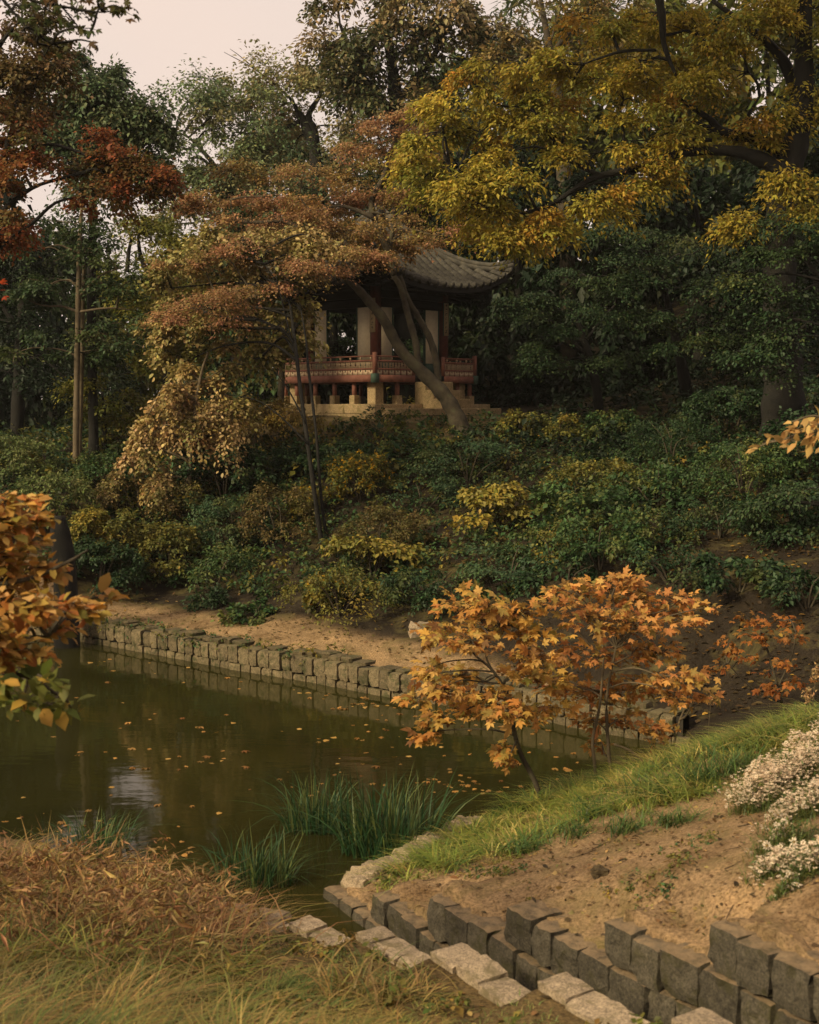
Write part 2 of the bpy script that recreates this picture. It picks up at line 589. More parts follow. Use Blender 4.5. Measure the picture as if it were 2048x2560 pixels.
def tube_geo(P, rad, sides=6, cap=True):
    P = np.asarray(P, float)
    k = len(P)
    rad = np.broadcast_to(np.asarray(rad, float), (k,))
    T = np.gradient(P, axis=0)
    T /= np.linalg.norm(T, axis=1)[:, None] + 1e-9
    ref = np.array([0, 0, 1.0]) if abs(T[0][2]) < .9 else np.array([1.0, 0, 0])
    U = np.cross(T, ref)
    U /= np.linalg.norm(U, axis=1)[:, None] + 1e-9
    W = np.cross(T, U)
    a = np.arange(sides) * 2 * math.pi / sides
    V = P[:, None] + rad[:, None, None] * (np.cos(a)[None, :, None] * U[:, None] + np.sin(a)[None, :, None] * W[:, None])
    i = np.arange(k - 1)[:, None] * sides
    j = np.arange(sides)[None]
    jn = (j + 1) % sides
    q = np.stack([i + j, i + jn, i + sides + jn, i + sides + j], -1).reshape(-1, 4)
    Fs = [q]
    if cap and sides >= 3:
        Fs.append(np.array([list(range(sides - 1, -1, -1))]))
        Fs.append(np.array([[(k - 1) * sides + s for s in range(sides)]]))
    return V.reshape(-1, 3), Fs


def smooth_path(P, m=5):
    """Catmull-Rom through the points"""
    P = np.asarray(P, float)
    if len(P) < 3:
        t = np.linspace(0, 1, m)[:, None]
        return P[0] * (1 - t) + P[-1] * t
    Q = np.vstack([2 * P[0] - P[1], P, 2 * P[-1] - P[-2]])
    o = []
    for i in range(1, len(Q) - 2):
        p0, p1, p2, p3 = Q[i - 1], Q[i], Q[i + 1], Q[i + 2]
        for t in np.linspace(0, 1, m, endpoint=False):
            o.append(.5 * ((2 * p1) + (-p0 + p2) * t + (2 * p0 - 5 * p1 + 4 * p2 - p3) * t * t + (-p0 + 3 * p1 - 3 * p2 + p3) * t ** 3))
    o.append(Q[-2])
    return np.array(o)


def norm(v):
    return v / (np.linalg.norm(v, axis=-1, keepdims=True) + 1e-9)


KITE = (np.array([(0, 0, 0), (.42, .5, .08), (1, 0, -.1), (.42, -.5, .08)]), [np.array([(0, 1, 2), (0, 2, 3)])])
TRI = (np.array([(0, .16, 0), (0, -.16, 0), (1, 0, -.1)]), [np.array([(0, 1, 2)])])
OVAL = (np.array([(0, 0, 0), (.25, .36, .06), (.65, .42, .03), (1, 0, -.14), (.65, -.42, .03), (.25, -.36, .06), (.5, 0, 0)]),
        [np.array([(0, 6, 1), (1, 6, 2), (2, 6, 3), (3, 6, 4), (4, 6, 5), (5, 6, 0)])])


def palm_shape(lobes=5, rng=None):
    """a lobed maple leaf: lobes fan out from the stalk"""
    pts = [(0, 0, 0)]
    span = 250 if lobes > 3 else 200
    for i in range(lobes):
        a = math.radians(-span / 2 + span * i / (lobes - 1))
        ln = (1 - .38 * abs(i - (lobes - 1) / 2) / ((lobes - 1) / 2)) * .62
        c = .38
        if i:
            am = math.radians(-span / 2 + span * (i - .5) / (lobes - 1))
            pts.append((c + .2 * math.cos(am), .2 * math.sin(am), .03))
        w = .26 * ln
        ca, sa = math.cos(a), math.sin(a)
        pts.append((c + ln * .55 * ca + w * sa, ln * .55 * sa - w * ca, .03))
        pts.append((c + ln * ca, ln * sa, -.16 * ln))
        pts.append((c + ln * .55 * ca - w * sa, ln * .55 * sa + w * ca, .03))
    pts.append((.38, 0, .0))
    m = len(pts) - 1
    P = np.array(pts)
    P[:, 0] *= 1.0
    Fs = np.array([(m, i, i + 1) for i in range(1, m - 1)] + [(m, 0, 1), (m, m - 1, 0)])
    return P, [Fs]


PALM5 = palm_shape(5)
PALM7 = palm_shape(7)


def leaf_cloud(acc, P, U, N, L, W, C, shape=KITE, shade=.0):
    P = np.asarray(P)
    U = norm(U)
    N = norm(N - (N * U).sum(1, keepdims=True) * U)
    B = np.cross(N, U)
    T, Fs = shape
    k = len(T)
    m = len(P)
    L = np.broadcast_to(L, (m,))
    W = np.broadcast_to(W, (m,))
    V = (P[:, None] + T[None, :, 0, None] * (U * L[:, None])[:, None] + T[None, :, 1, None] * (B * W[:, None])[:, None]
         + T[None, :, 2, None] * (N * L[:, None])[:, None])
    off = (np.arange(m) * k)
    F2 = [(f[None] + off[:, None, None]).reshape(-1, f.shape[1]) for f in Fs]
    acc.add(V.reshape(-1, 3), F2, np.repeat(C, k, 0))


def pick_cols(rng, pal, m, mean=None, spread=.22):
    """leaf colours: each leaf one of the tree's own hues, a little lighter or darker"""
    cs = np.array([c for c, w in pal])
    w = np.array([w for c, w in pal], float)
    w /= w.sum()
    i = rng.choice(len(cs), m, p=w)
    c = cs[i]
    if mean is not None:
        c = c * .42 + np.asarray(mean)[None] * .58
    v = np.exp(rng.normal(0, spread, (m, 1)))
    c = c * v * (1 + rng.normal(0, .06, (m, 3)))
    c[:, 2] *= .72
    return np.clip(c, .003, .7)


UP = np.array([0, 0, 1.0])


def spray(acc, rng, c, r, n, leaf, pal, flat=.2, droop=.35, out=None, shape=KITE, up=.9, twig=None, tw=.012):
    """a fan of twigs spreading from c, leaves set along them"""
    k = max(5, int(n / 13))
    az = rng.uniform(0, 2 * math.pi, k)
    if out is not None:                                     # favour the direction away from the trunk
        b = math.atan2(out[1], out[0])
        az = b + rng.normal(0, 1.25, k)
    ln = r * np.sqrt(rng.uniform(.12, 1, k))
    pit = rng.normal(.12, .28, k) * (flat / .2)
    D = np.stack([np.cos(az) * np.cos(pit), np.sin(az) * np.cos(pit), np.sin(pit)], 1)
    tid = rng.integers(0, k, n)
    t = rng.uniform(.15, 1.0, n)
    l_ = ln[tid]
    P = c + D[tid] * (t * l_)[:, None]
    P[:, 2] -= droop * (t * l_) ** 2 / r
    side = np.cross(D[tid], UP)
    s = rng.normal(0, 1, n) * .17 * r * (1.1 - t * .6)
    P += norm(side) * s[:, None]
    P += rng.normal(0, 1, (n, 3)) * np.array([.05, .05, .06 + .2 * flat]) * r
    U = D[tid] * .7 + norm(side) * np.sign(s)[:, None] * .5 + rng.normal(0, .38, (n, 3))
    U[:, 2] -= .25 + droop * t * .6
    N = UP[None] * up + rng.normal(0, .42, (n, 3)) + D[tid] * .25
    mean = np.array([p for p, w in pal])[rng.choice(len(pal), p=np.array([w for p, w in pal], float) / sum(w for p, w in pal))]
    mean = mean * math.exp(rng.normal(0, .14))
    C = pick_cols(rng, pal, n, mean)
    L = leaf[0] * np.exp(rng.normal(0, .22, n))
    leaf_cloud(acc, P, U, N, L, L * leaf[1], C, shape)
    if twig is not None:
        for i in range(min(k, 5)):
            e = c + D[i] * ln[i] * .9
            e[2] -= droop * ln[i] ** 2 / r * .8
            m_ = (c + e) / 2 + np.array([0, 0, .06 * r])
            twig.add(*tube_geo(smooth_path([c, m_, e], 3), np.linspace(tw, tw * .3, 7), 3, False))


def limb_path(rng, a, b, sag=.15, wob=.05):
    d = np.linalg.norm(b - a)
    m1 = a * .65 + b * .35 + np.array([0, 0, sag * d]) * .6 + rng.normal(0, wob, 3) * d
    m2 = a * .3 + b * .7 + np.array([0, 0, sag * d]) * .6 + rng.normal(0, wob, 3) * d
    return smooth_path([a, m1, m2, b], 4)


N_LEAVES = [0]
FILL, DENS, RS, LS = 1.95, 2.92, 1.28, .83


def tree(name, label, cat, paths, blobs, pal, leaf=(.1, .55), dens=1.0, seed=0, group=None, bark='bark', shape=KITE, r_spray=.55,
         flat=.2, droop=.35, up=.9, thick=.75, mat='leaf', limb_r=.045, fill=1.0, tw=.012, twigs=True):
    """paths: [(points, radii)], the first is the trunk; blobs: [(centre, rx, rz, ry)] masses of leafy sprays"""
    rng = np.random.default_rng(seed)
    base = np.array(paths[0][0][0], float)
    root = empty(name, base, label, cat, group)
    spine = []
    for i, (P, rad) in enumerate(paths):
        S = smooth_path(P, 6)
        rr = np.interp(np.linspace(0, 1, len(S)), np.linspace(0, 1, len(rad)), rad)
        rr = rr * (1 + .07 * np.sin(np.arange(len(S)) * 1.7 + seed))
        a = Acc()
        a.add(*tube_geo(S - base, rr, 9 if i == 0 else 7))
        a.obj('trunk' if i == 0 else 'limb', M[bark], root, True)
        spine.append(S[len(S) // 3:] if i == 0 else S)
    spine = np.concatenate(spine)
    cr, tw_acc = Acc(), Acc()
    for (c, rx, rz, ry) in blobs:
        c = np.asarray(c, float)
        d = np.linalg.norm((spine - c) * np.array([1, 1, 1.4]), axis=1) + np.where(spine[:, 2] > c[2], .8, 0)
        s = spine[np.argmin(d)]
        if np.linalg.norm(s - c) > .3:
            lp = limb_path(rng, s, c)
            tw_acc.add(*tube_geo(lp - base, np.linspace(limb_r * .8, limb_r * .3, len(lp)), 5, False))
        area = (rx * rz + rx * ry + ry * rz) / 3
        k = max(3, int(round(FILL * fill * 3.4 * area ** .9 / ((r_spray * RS) ** 1.7))))
        q = rng.normal(0, 1, (k, 3))
        q = norm(q) * (rng.uniform(.1, 1, (k, 1)) ** .42)
        pts = c + q * np.array([rx, ry, rz])
        for p in pts:
            n = int(105 * DENS * dens * rng.uniform(.6, 1.35))
            o = p - s
            r = r_spray * RS * rng.uniform(.65, 1.3)
            spray(cr, rng, p - base, r, n, (leaf[0] * LS, leaf[1]), pal, flat, droop, o if np.linalg.norm(o[:2]) > .2 else None, shape, up,
                  tw_acc if twigs and rng.random() < .5 else None, tw)
            if twigs and np.linalg.norm(p - c) > .25:
                lp = limb_path(rng, c, p, .08)
                tw_acc.add(*tube_geo(lp[::2] - base, np.linspace(limb_r * .35, tw * .6, len(lp[::2])), 3, False))
            N_LEAVES[0] += n
    cr.obj('crown', M[mat], root)
    if tw_acc.n:
        tw_acc.obj('twigs', M[bark], root, False, 'stuff')
    return root


def PB(lst, D, dz=.8, dd=None):
    """crown masses given by where they show in the photograph: (px, py, rx, ry[, extra depth])"""
    o = []
    for b in lst:
        px, py, rx, ry = b[:4]
        d = D + (b[4] if len(b) > 4 else 0)
        s = ppm(d)
        o.append((at(px, py, d), rx / s, ry / s, max(rx / s * dz, ry / s * .8)))
    return o


def PP(lst, D):
    """a trunk given by where it shows: (px, py, diameter in px[, extra depth])"""
    pts, rad = [], []
    for b in lst:
        d = D + (b[3] if len(b) > 3 else 0)
        pts.append(at(b[0], b[1], d))
        rad.append(b[2] / 2 / ppm(d))
    return (np.array(pts), rad)


def rooted(path, sink=.15):
    """let the foot of a trunk stand in the ground"""
    P, r = path
    z = gz(P[0][0], P[0][1]) - sink
    if abs(P[0][2] - z) > .02:
        P = np.vstack([[P[0][0], P[0][1], z], P]) if P[0][2] - z > .4 else np.vstack([[P[0][0], P[0][1], z], P[1:]])
        if len(P) > len(r):
            r = [r[0] * 1.15] + list(r)
    return (P, r)


# =================================================================== SETTING
def build_ground():
    def axis(segs):
        o = []
        for a, b, s in segs:
            o.append(np.arange(a, b, s))
        return np.concatenate(o + [[segs[-1][1]]])
    xs = axis([(-120, -40, 10), (-40, -14, 1.6), (-14, -7, .4), (-7, -3, .14), (-3, 4.2, .065), (4.2, 9, .18), (9, 16, .5), (16, 40, 1.6), (40, 120, 10)])
    ys = axis([(-80, -20, 10), (-20, -2, 1.5), (-2, 4.5, .4), (4.5, 12.5, .065), (12.5, 24, .14), (24, 36, .25), (36, 60, 1.2), (60, 120, 4), (120, 160, 10)])
    X, Y = np.meshgrid(xs, ys)
    Z = land(X, Y)
    nx, ny = len(xs), len(ys)
    V = np.stack([X, Y, Z], -1).reshape(-1, 3)
    i = (np.arange(ny - 1)[:, None] * nx + np.arange(nx - 1)[None]).reshape(-1)
    Fq = np.stack([i, i + 1, i + nx + 1, i + nx], 1)
    x, y = V[:, 0], V[:, 1]
    # soils: bare tan earth, grassy earth, dark leaf mould under the trees
    tan = np.array([.255, .172, .095])
    tan2 = np.array([.25, .17, .09])
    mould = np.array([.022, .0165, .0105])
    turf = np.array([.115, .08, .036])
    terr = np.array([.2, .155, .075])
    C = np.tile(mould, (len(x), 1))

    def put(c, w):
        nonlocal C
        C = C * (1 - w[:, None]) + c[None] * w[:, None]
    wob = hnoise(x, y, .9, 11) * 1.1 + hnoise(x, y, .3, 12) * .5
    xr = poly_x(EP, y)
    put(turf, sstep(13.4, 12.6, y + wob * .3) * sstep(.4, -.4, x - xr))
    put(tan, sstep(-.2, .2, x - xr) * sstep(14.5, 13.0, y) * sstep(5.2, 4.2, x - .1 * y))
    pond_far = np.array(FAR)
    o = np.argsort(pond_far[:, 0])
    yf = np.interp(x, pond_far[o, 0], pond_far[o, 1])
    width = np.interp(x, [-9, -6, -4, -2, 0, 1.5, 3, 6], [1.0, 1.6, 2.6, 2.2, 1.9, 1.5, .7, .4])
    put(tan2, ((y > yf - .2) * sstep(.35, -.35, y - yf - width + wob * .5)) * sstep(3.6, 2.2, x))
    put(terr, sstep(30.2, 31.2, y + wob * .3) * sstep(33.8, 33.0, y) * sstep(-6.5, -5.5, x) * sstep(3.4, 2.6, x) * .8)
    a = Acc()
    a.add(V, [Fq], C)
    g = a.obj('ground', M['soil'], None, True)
    tag(g, kind='structure')
    # the pond itself
    Wd = Acc()
    px, py = np.linspace(-16, 5.5, 44), np.linspace(8.5, 30, 44)
    GX, GY = np.meshgrid(px, py)
    i = (np.arange(43)[:, None] * 44 + np.arange(43)[None]).reshape(-1)
    Wd.add(np.stack([GX, GY, GX * 0], -1).reshape(-1, 3), [np.stack([i, i + 1, i + 45, i + 44], 1)])
    w = Wd.obj('water', M['water'], None, True)
    tag(w, kind='structure')


build_ground()


# ------------------------------------------------------------------ stones
def stone_mesh(name, seed, mat, sx=1, sy=1, sz=1, rough=.035, bev=.09, hewn=False):
    rng = np.random.default_rng(seed)
    bm = bmesh.new()
    bmesh.ops.create_cube(bm, size=1)
    if hewn:
        bmesh.ops.subdivide_edges(bm, edges=bm.edges[:], cuts=3, use_grid_fill=True)
        for v in bm.verts:
            c = sorted((abs(v.co.x), abs(v.co.y), abs(v.co.z)), reverse=True)
            if c[1] > .49:                                   # worn arrises and corners
                v.co *= 1 - bev * (.55 + (.6 if c[2] > .49 else 0)) * rng.uniform(.3, 1.5)
            v.co += Vector(rng.normal(0, rough, 3)) * .5
        bmesh.ops.triangulate(bm, faces=bm.faces[:])
    else:
        bmesh.ops.bevel(bm, geom=bm.edges[:], offset=bev, segments=1, affect='EDGES', profile=.5)
    for v in bm.verts:
        v.co += Vector(rng.normal(0, rough, 3)) * (.6 if not hewn else .1)
        v.co.x *= sx
        v.co.y *= sy
        v.co.z *= sz
    me = bpy.data.meshes.new(name)
    bm.to_mesh(me)
    bm.free()
    me.materials.append(mat)
    return me


def frame_mat(o, x, y, z):
    """matrix from an origin and three (scaled) axes"""
    return Matrix(((x[0], y[0], z[0], o[0]), (x[1], y[1], z[1], o[1]), (x[2], y[2], z[2], o[2]), (0, 0, 0, 1)))


def place(me, name, parent, base, o, x, y, z):
    ob = link(name, me, parent)
    ob.matrix_local = frame_mat(np.asarray(o) - base, x, y, z)
    return ob


rs = np.random.default_rng(5)
random.seed(5)

# the wall beyond the pond: three courses of squared blocks
FARP = np.array([(*p, 0) for p in FAR])
seg_l = np.linalg.norm(np.diff(FARP, axis=0), axis=1)
cum = np.concatenate([[0], np.cumsum(seg_l)])


def far_pt(s):
    s = np.clip(s, 0, cum[-1])
    i = min(np.searchsorted(cum, s, 'right') - 1, len(seg_l) - 1)
    t = (s - cum[i]) / seg_l[i]
    d = (FARP[i + 1] - FARP[i]) / seg_l[i]
    return FARP[i] * (1 - t) + FARP[i + 1] * t, d


wall_base = np.array([-1.0, 20.4, 0])
pw = empty('pond_wall', wall_base, 'low wall of squared grey stones edging the far side of the pond', 'stone wall')
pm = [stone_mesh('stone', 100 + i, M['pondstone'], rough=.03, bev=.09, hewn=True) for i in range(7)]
pmm = [stone_mesh('stone', 120 + i, M['pondmoss'], rough=.07, bev=.16) for i in range(6)]
back = Acc()
for course, (z0, z1, setb, dep, meshes) in enumerate(((-.14, .11, .02, .3, pm), (.115, .375, .0, .3, pm), (.36, .435, .1, .3, pmm))):
    s = 2.2 + rs.uniform(0, .2)
    while s < cum[-1] - .1:
        w = rs.uniform(.18, .27) * (1.15 if course == 2 else 1)
        p, d = far_pt(s + w / 2)
        nrm = np.array([-d[1], d[0], 0])
        if nrm[1] < 0:
            nrm = -nrm
        if not (course == 2 and rs.random() < (.5 if s < 5 else .15)):
            zz0, zz1 = z0, z1 + rs.normal(0, .01 if course < 2 else .02)
            ctr = p + nrm * (setb + dep / 2 + rs.normal(0, .01 if course < 2 else .025)) + np.array([0, 0, (zz0 + zz1) / 2])
            tilt = rs.normal(0, .02 if course < 2 else .05)
            xx = d * math.cos(tilt) + UP * math.sin(tilt)
            place(random.choice(meshes), 'stone', pw, wall_base, ctr, xx * (w - .012), nrm * dep, UP * (zz1 - zz0))
        s += w
BP = [far_pt(s)[0] for s in np.linspace(2.0, cum[-1], 40)]
for i in range(len(BP) - 1):
    a_, b_ = BP[i], BP[i + 1]
    d = norm(b_ - a_)
    nrm = np.array([-d[1], d[0], 0])
    nrm = nrm if nrm[1] > 0 else -nrm
    o_ = [a_ + nrm * .08, b_ + nrm * .08, b_ + nrm * .25, a_ + nrm * .25]
    V = [q - wall_base + UP * zz for zz in (-.3, .36) for q in o_]
    back.add(V, [np.array([(0, 1, 5, 4), (4, 5, 6, 7), (2, 3, 7, 6)])])
back.obj('mortar_core', M['joint'], pw)

# the channel: right wall in stepped courses
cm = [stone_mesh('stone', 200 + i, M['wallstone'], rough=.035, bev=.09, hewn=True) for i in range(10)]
km = [stone_mesh('stone', 230 + i, M['copestone'], rough=.022, bev=.07, hewn=True) for i in range(10)]
ch_base = np.array([EDGE[4][0], EDGE[4][1], 0])
cw = empty('channel_wall', ch_base, 'right wall of the stone channel stepping down to the pond in courses of dark blocks', 'stone wall')
for k in KS:
    e = EDGE[k]
    nk = EDGE.get(k - 1, e - CH_D * .95)
    d = norm((nk - e) * np.array([1, 1, 0]))            # from the far end towards the viewer
    nrm = np.array([d[1], -d[0], 0])
    nrm = nrm if nrm[0] > 0 else -nrm
    # follow the line of the wall: walk through the nearer step ends
    line = [EDGE[j] * np.array([1, 1, 0]) for j in range(k, -4, -1)]
    line.append(line[-1] - CH_D)
    ll = np.concatenate([[0], np.cumsum([np.linalg.norm(line[i + 1] - line[i]) for i in range(len(line) - 1)])])
    hh = EDGE[k - 1][2] - e[2] if k - 1 in EDGE else .25
    h_below = e[2] - EDGE[k + 1][2] if k + 1 in EDGE else .3
    s = 0.0
    first = True
    maxs = min(ll[-1] - .05, 4.2)
    while s < maxs:
        w = rs.uniform(.21, .32)
        m_ = s + w / 2
        i = min(np.searchsorted(ll, m_, 'right') - 1, len(line) - 2)
        t = (m_ - ll[i]) / (ll[i + 1] - ll[i])
        p = line[i] * (1 - t) + line[i + 1] * t
        dd = norm(line[i + 1] - line[i])
        nn = np.array([dd[1], -dd[0], 0])
        nn = nn if nn[0] > 0 else -nn
        top = e[2] + (rs.normal(0, .012) if s < .98 else -.012)
        h = h_below - .006
        dep = rs.uniform(.24, .3)
        ctr = p + nn * (dep / 2 + rs.normal(0, .01)) + UP * (top - h / 2)
        tl = rs.normal(0, .02)
        place(random.choice(cm), 'stone', cw, ch_base, ctr, (dd * math.cos(tl) + UP * math.sin(tl)) * (w - .005), nn * dep, UP * h)
        s += w
core = Acc()
for i in range(len(EP) - 1):
    a_, b_ = EP[i], EP[i + 1]
    z1 = b_[2] - .03
    d = norm((b_ - a_) * np.array([1, 1, 0]))
    nn = np.array([d[1], -d[0], 0])
    o_ = [a_ + nn * .06, b_ + nn * .06, b_ + nn * .13, a_ + nn * .13]
    V = [np.array([q[0], q[1], zz]) - ch_base for zz in (-.6, z1) for q in o_]
    core.add(V, [np.array([(0, 1, 5, 4), (4, 5, 6, 7), (2, 3, 7, 6), (1, 2, 6, 5), (0, 4, 7, 3)])])
core.obj('mortar_core', M['joint'], cw)

# left coping: pale slabs, one run of three per step
cp_base = np.array([COPE[4][0], COPE[4][1], 0])
cop = empty('channel_coping', cp_base, 'left edge of the stone channel topped with pale slabs in a sawtooth of steps', 'stone edging')
for k in CK:
    e = COPE[k]
    nk = COPE.get(k - 1, e - np.array([-.54, .96, 0]))
    d = (nk - e) * np.array([1, 1, 0])
    tot = np.linalg.norm(d) + .06
    d = norm(d)
    nn = np.array([-d[1], d[0], 0])
    nn = nn if nn[0] < 0 else -nn
    s = 0
    ws = rs.uniform(.8, 1.25, 4)
    ws = ws / ws.sum() * tot
    for j, w in enumerate(ws):
        wid = rs.uniform(.21, .27) * (1 - .05 * j)
        th = .24
        tip = rs.normal(.0, .03)
        sk = rs.normal(.12, .1)
        ctr = e + d * (s + w / 2) + nn * (wid / 2 + rs.normal(0, .01)) + UP * (-th / 2 + rs.normal(.004, .008))
        xx = (d * math.cos(tip) + UP * math.sin(tip))
        yy = norm(nn + d * sk - UP * rs.uniform(.06, .2))
        place(random.choice(km), 'stone', cop, cp_base, ctr, xx * (w - .012), yy * wid, UP * th)
        s += w
    # the stones under the coping, mostly out of sight
    for lev in range(1, 3):
        s = 0
        while s < tot:
            w = rs.uniform(.28, .38)
            ctr = e + d * (s + w / 2) + nn * .13 + UP * (-.24 * lev - .13)
            place(random.choice(cm), 'stone', cop, cp_base, ctr, d * (w - .014), nn * .24, UP * .24)
            s += w

# loose edging stones along the right shore and at the mouth of the channel
edge_px = [(860, 2208), (905, 2190), (960, 2160), (1010, 2140), (1060, 2110), (1110, 2085), (1155, 2062), (1200, 2045)]
fm = [stone_mesh('edging_stone', 260 + i, M['copestone'], rough=.06, bev=.16, hewn=True) for i in range(4)]
sh = empty('shore_edging', (*on_z(1010, 2160, 0)[:2], 0), 'row of pale flat stones edging the right shore below the grass', 'stone edging')
shb = np.array(sh.location)
SE = [on_z(x, y, .12) for x, y in edge_px]
for i in range(len(SE) - 1):
    a_, b_ = SE[i], SE[i + 1]
    d = norm(b_ - a_)
    nn = np.array([d[1], -d[0], 0])
    for h in range(2):
        p = a_ * (1 - (h + .5) / 2) + b_ * (h + .5) / 2
        l_ = np.linalg.norm(b_ - a_) / 2
        place(random.choice(fm), 'stone', sh, shb, p + nn * .08 + UP * rs.normal(-.06, .02), d * l_ * .97, nn * rs.uniform(.2, .3), UP * .26)
ms = empty('mouth_edging', (*on_z(560, 2270, 0)[:2], 0), 'pale flat stones at the left mouth of the channel beside the reddish weeds', 'stone edging')
msb = np.array(ms.location)
for px, py, w, dp in ((505, 2262, .34, .3), (560, 2285, .34, .26), (615, 2300, .22, .2), (668, 2300, .3, .24)):
    p = on_z(px, py, .1)
    place(random.choice(fm), 'stone', ms, msb, p - UP * .06, np.array([w, -.1, 0]), np.array([.05, dp, -.02]), UP * .24)
tag(link('pale_rock', stone_mesh('pale_rock', 300, M['copestone'], .5, .38, .3, .1, .34, True)), 'pale boulder lying at the foot of the slope behind the orange maple', 'rock').location = tuple(ground_at(1063, 1583))
tag(link('dark_clod', stone_mesh('dark_clod', 301, M['clod'], .12, .09, .07, .16, .36, True)), 'small dark clod of earth on the bare bank right of the channel', 'clod').location = tuple(ground_at(1500, 2190) + UP * .02)

# =================================================================== PAVILION
PC = np.array([-.86, 35.6, 0.0])
PRZ = R(45)
pav = empty('pavilion', PC, 'small square wooden pavilion on stilts with tiled roof and white door panels above the slope', 'pavilion', None, PRZ)


def bx(a, *v):
    a.add(*box_geo(*v))


def boxpart(name, mat, parent, *vs, kind=None):
    a = Acc()
    for v in vs:
        bx(a, *v)
    return a.obj(name, M[mat] if isinstance(mat, str) else mat, parent, False, kind)


RH, PHF, EH = 1.84, 1.24, 2.57          # half widths: railing, pillars, eaves
ZF, ZG = 4.99, 4.81                      # floor, underside of the edge beam
ZB, ZE, ZA = 6.74, 7.22, 9.35            # beam, eaves, apex
gp = gz(PC[0] - .1, 32.6) - .25
ptf = boxpart('platform', 'joint', pav, (-2.0, 2.0, -2.0, 2.0, gp, 4.18))
rp = np.random.default_rng(9)
tm = [stone_mesh('stone', 400 + i, M['terrace'], rough=.012, bev=.03) for i in range(5)]


def course(parent, x0, x1, y0, y1, z0, z1, n, along='x'):
    e = np.linspace(x0 if along == 'x' else y0, x1 if along == 'x' else y1, n + 1)
    e[1:-1] += rp.normal(0, .06, n - 1)
    for i in range(n):
        if along == 'x':
            c, s = ((e[i] + e[i + 1]) / 2, (y0 + y1) / 2), (e[i + 1] - e[i] - .008, y1 - y0)
        else:
            c, s = ((x0 + x1) / 2, (e[i] + e[i + 1]) / 2), (x1 - x0, e[i + 1] - e[i] - .008)
        o = link('stone', random.choice(tm), parent)
        o.matrix_local = Matrix.Translation((c[0], c[1], (z0 + z1) / 2)) @ Matrix.Diagonal((s[0], s[1], z1 - z0, 1))


for z0, z1, n in ((gp, gp + .28, 5), (gp + .285, 4.02, 4), (4.025, 4.26, 4)):
    course(ptf, -2.15, -1.85, -2.15, 2.15, z0, z1, n, 'y')
    course(ptf, -1.845, 2.15, -2.15, -1.85, z0, z1, n, 'x')
top = boxpart('paving', 'terrace', ptf, (-1.84, 2.1, -1.84, 2.1, 4.181, 4.235))
ldg = boxpart('landing', 'joint', pav, (-1.8, 1.2, -3.1, -2.2, gp - .2, 4.02))
course(ldg, -1.95, 1.35, -3.25, -2.16, 3.98, 4.15, 4)
course(ldg, -1.93, 1.33, -3.22, -2.95, 3.62, 3.97, 5)
course(ldg, -1.93, 1.33, -3.22, -2.95, 3.2, 3.615, 5)
course(ldg, -1.93, -1.6, -2.94, -2.2, 3.4, 3.97, 2, 'y')
course(ldg, 1.0, 1.33, -2.94, -2.2, 3.4, 3.97, 2, 'y')
stp = empty('stone_stair', (0, 0, 0), None, None)
stp.parent = pav
for i, (ya, yb, zt) in enumerate(((-2.22, -1.86, 4.83), (-2.52, -2.18, 4.62), (-2.82, -2.48, 4.39))):
    o = link('step', tm[i], stp)
    o.matrix_local = Matrix.Translation((.08, (ya + yb) / 2, (zt + 4.1) / 2)) @ Matrix.Diagonal((1.05, yb - ya, zt - 4.1, 1))
# posts under the floor, each on a stone foot
pf = [stone_mesh('stone_foot', 420 + i, M['terrace'], rough=.02, bev=.06) for i in range(3)]


def stilt(x, y, big=False):
    a = Acc()
    r = .06
    if big:
        o = link('stone_post', pf[0], pav)
        o.matrix_local = Matrix.Translation((x, y, (4.235 + ZG) / 2)) @ Matrix.Diagonal((.3, .3, ZG - 4.235, 1))
        return
    a.add(*tube_geo([(x, y, 4.45), (x, y, ZG)], r, 8))
    s = a.obj('stilt', M['redwood'], pav, True)
    f = link('stone_foot', random.choice(pf), s)
    f.matrix_local = Matrix.Translation((x, y, 4.235 + .12)) @ Matrix.Diagonal((.19, .19, .25, 1))


for q in (-.95, -.2, .55, 1.3, 1.78):
    stilt(-1.72, q)
for q in (-.95, 1.3, 1.78):
    stilt(q, -1.72)
for q in (-1, 0, 1):
    stilt(1.72, q)
    stilt(q, 1.72)
for sx in (-1, 1):
    for sy in (-1, 1):
        stilt(sx * 1.52, sy * 1.52, True)
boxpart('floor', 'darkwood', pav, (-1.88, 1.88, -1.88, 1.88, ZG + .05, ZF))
# edge beams painted faded red, a dark block at each corner
for sx in (-1, 1):
    boxpart('edge_beam', 'redwood', pav, *[(sx * RH - .05, sx * RH + .05, -RH + .09, RH - .09, ZG, ZF)])
    if sx < 0:
        boxpart('edge_beam', 'redwood', pav, (-RH + .09, -.47, -RH - .05, -RH + .05, ZG, ZF))
        boxpart('edge_beam', 'redwood', pav, (.62, RH - .09, -RH - .05, -RH + .05, ZG, ZF))
    else:
        boxpart('edge_beam', 'redwood', pav, (-RH + .09, RH - .09, RH - .05, RH + .05, ZG, ZF))
    for sy in (-1, 1):
        boxpart('corner_block', 'green', pav, (sx * RH - .075, sx * RH + .075, sy * RH - .075, sy * RH + .075, ZG - .02, ZF + .03))
        boxpart('corner_post', 'redwood', pav, (sx * RH - .045, sx * RH + .045, sy * RH - .045, sy * RH + .045, ZF + .031, ZF + .56))


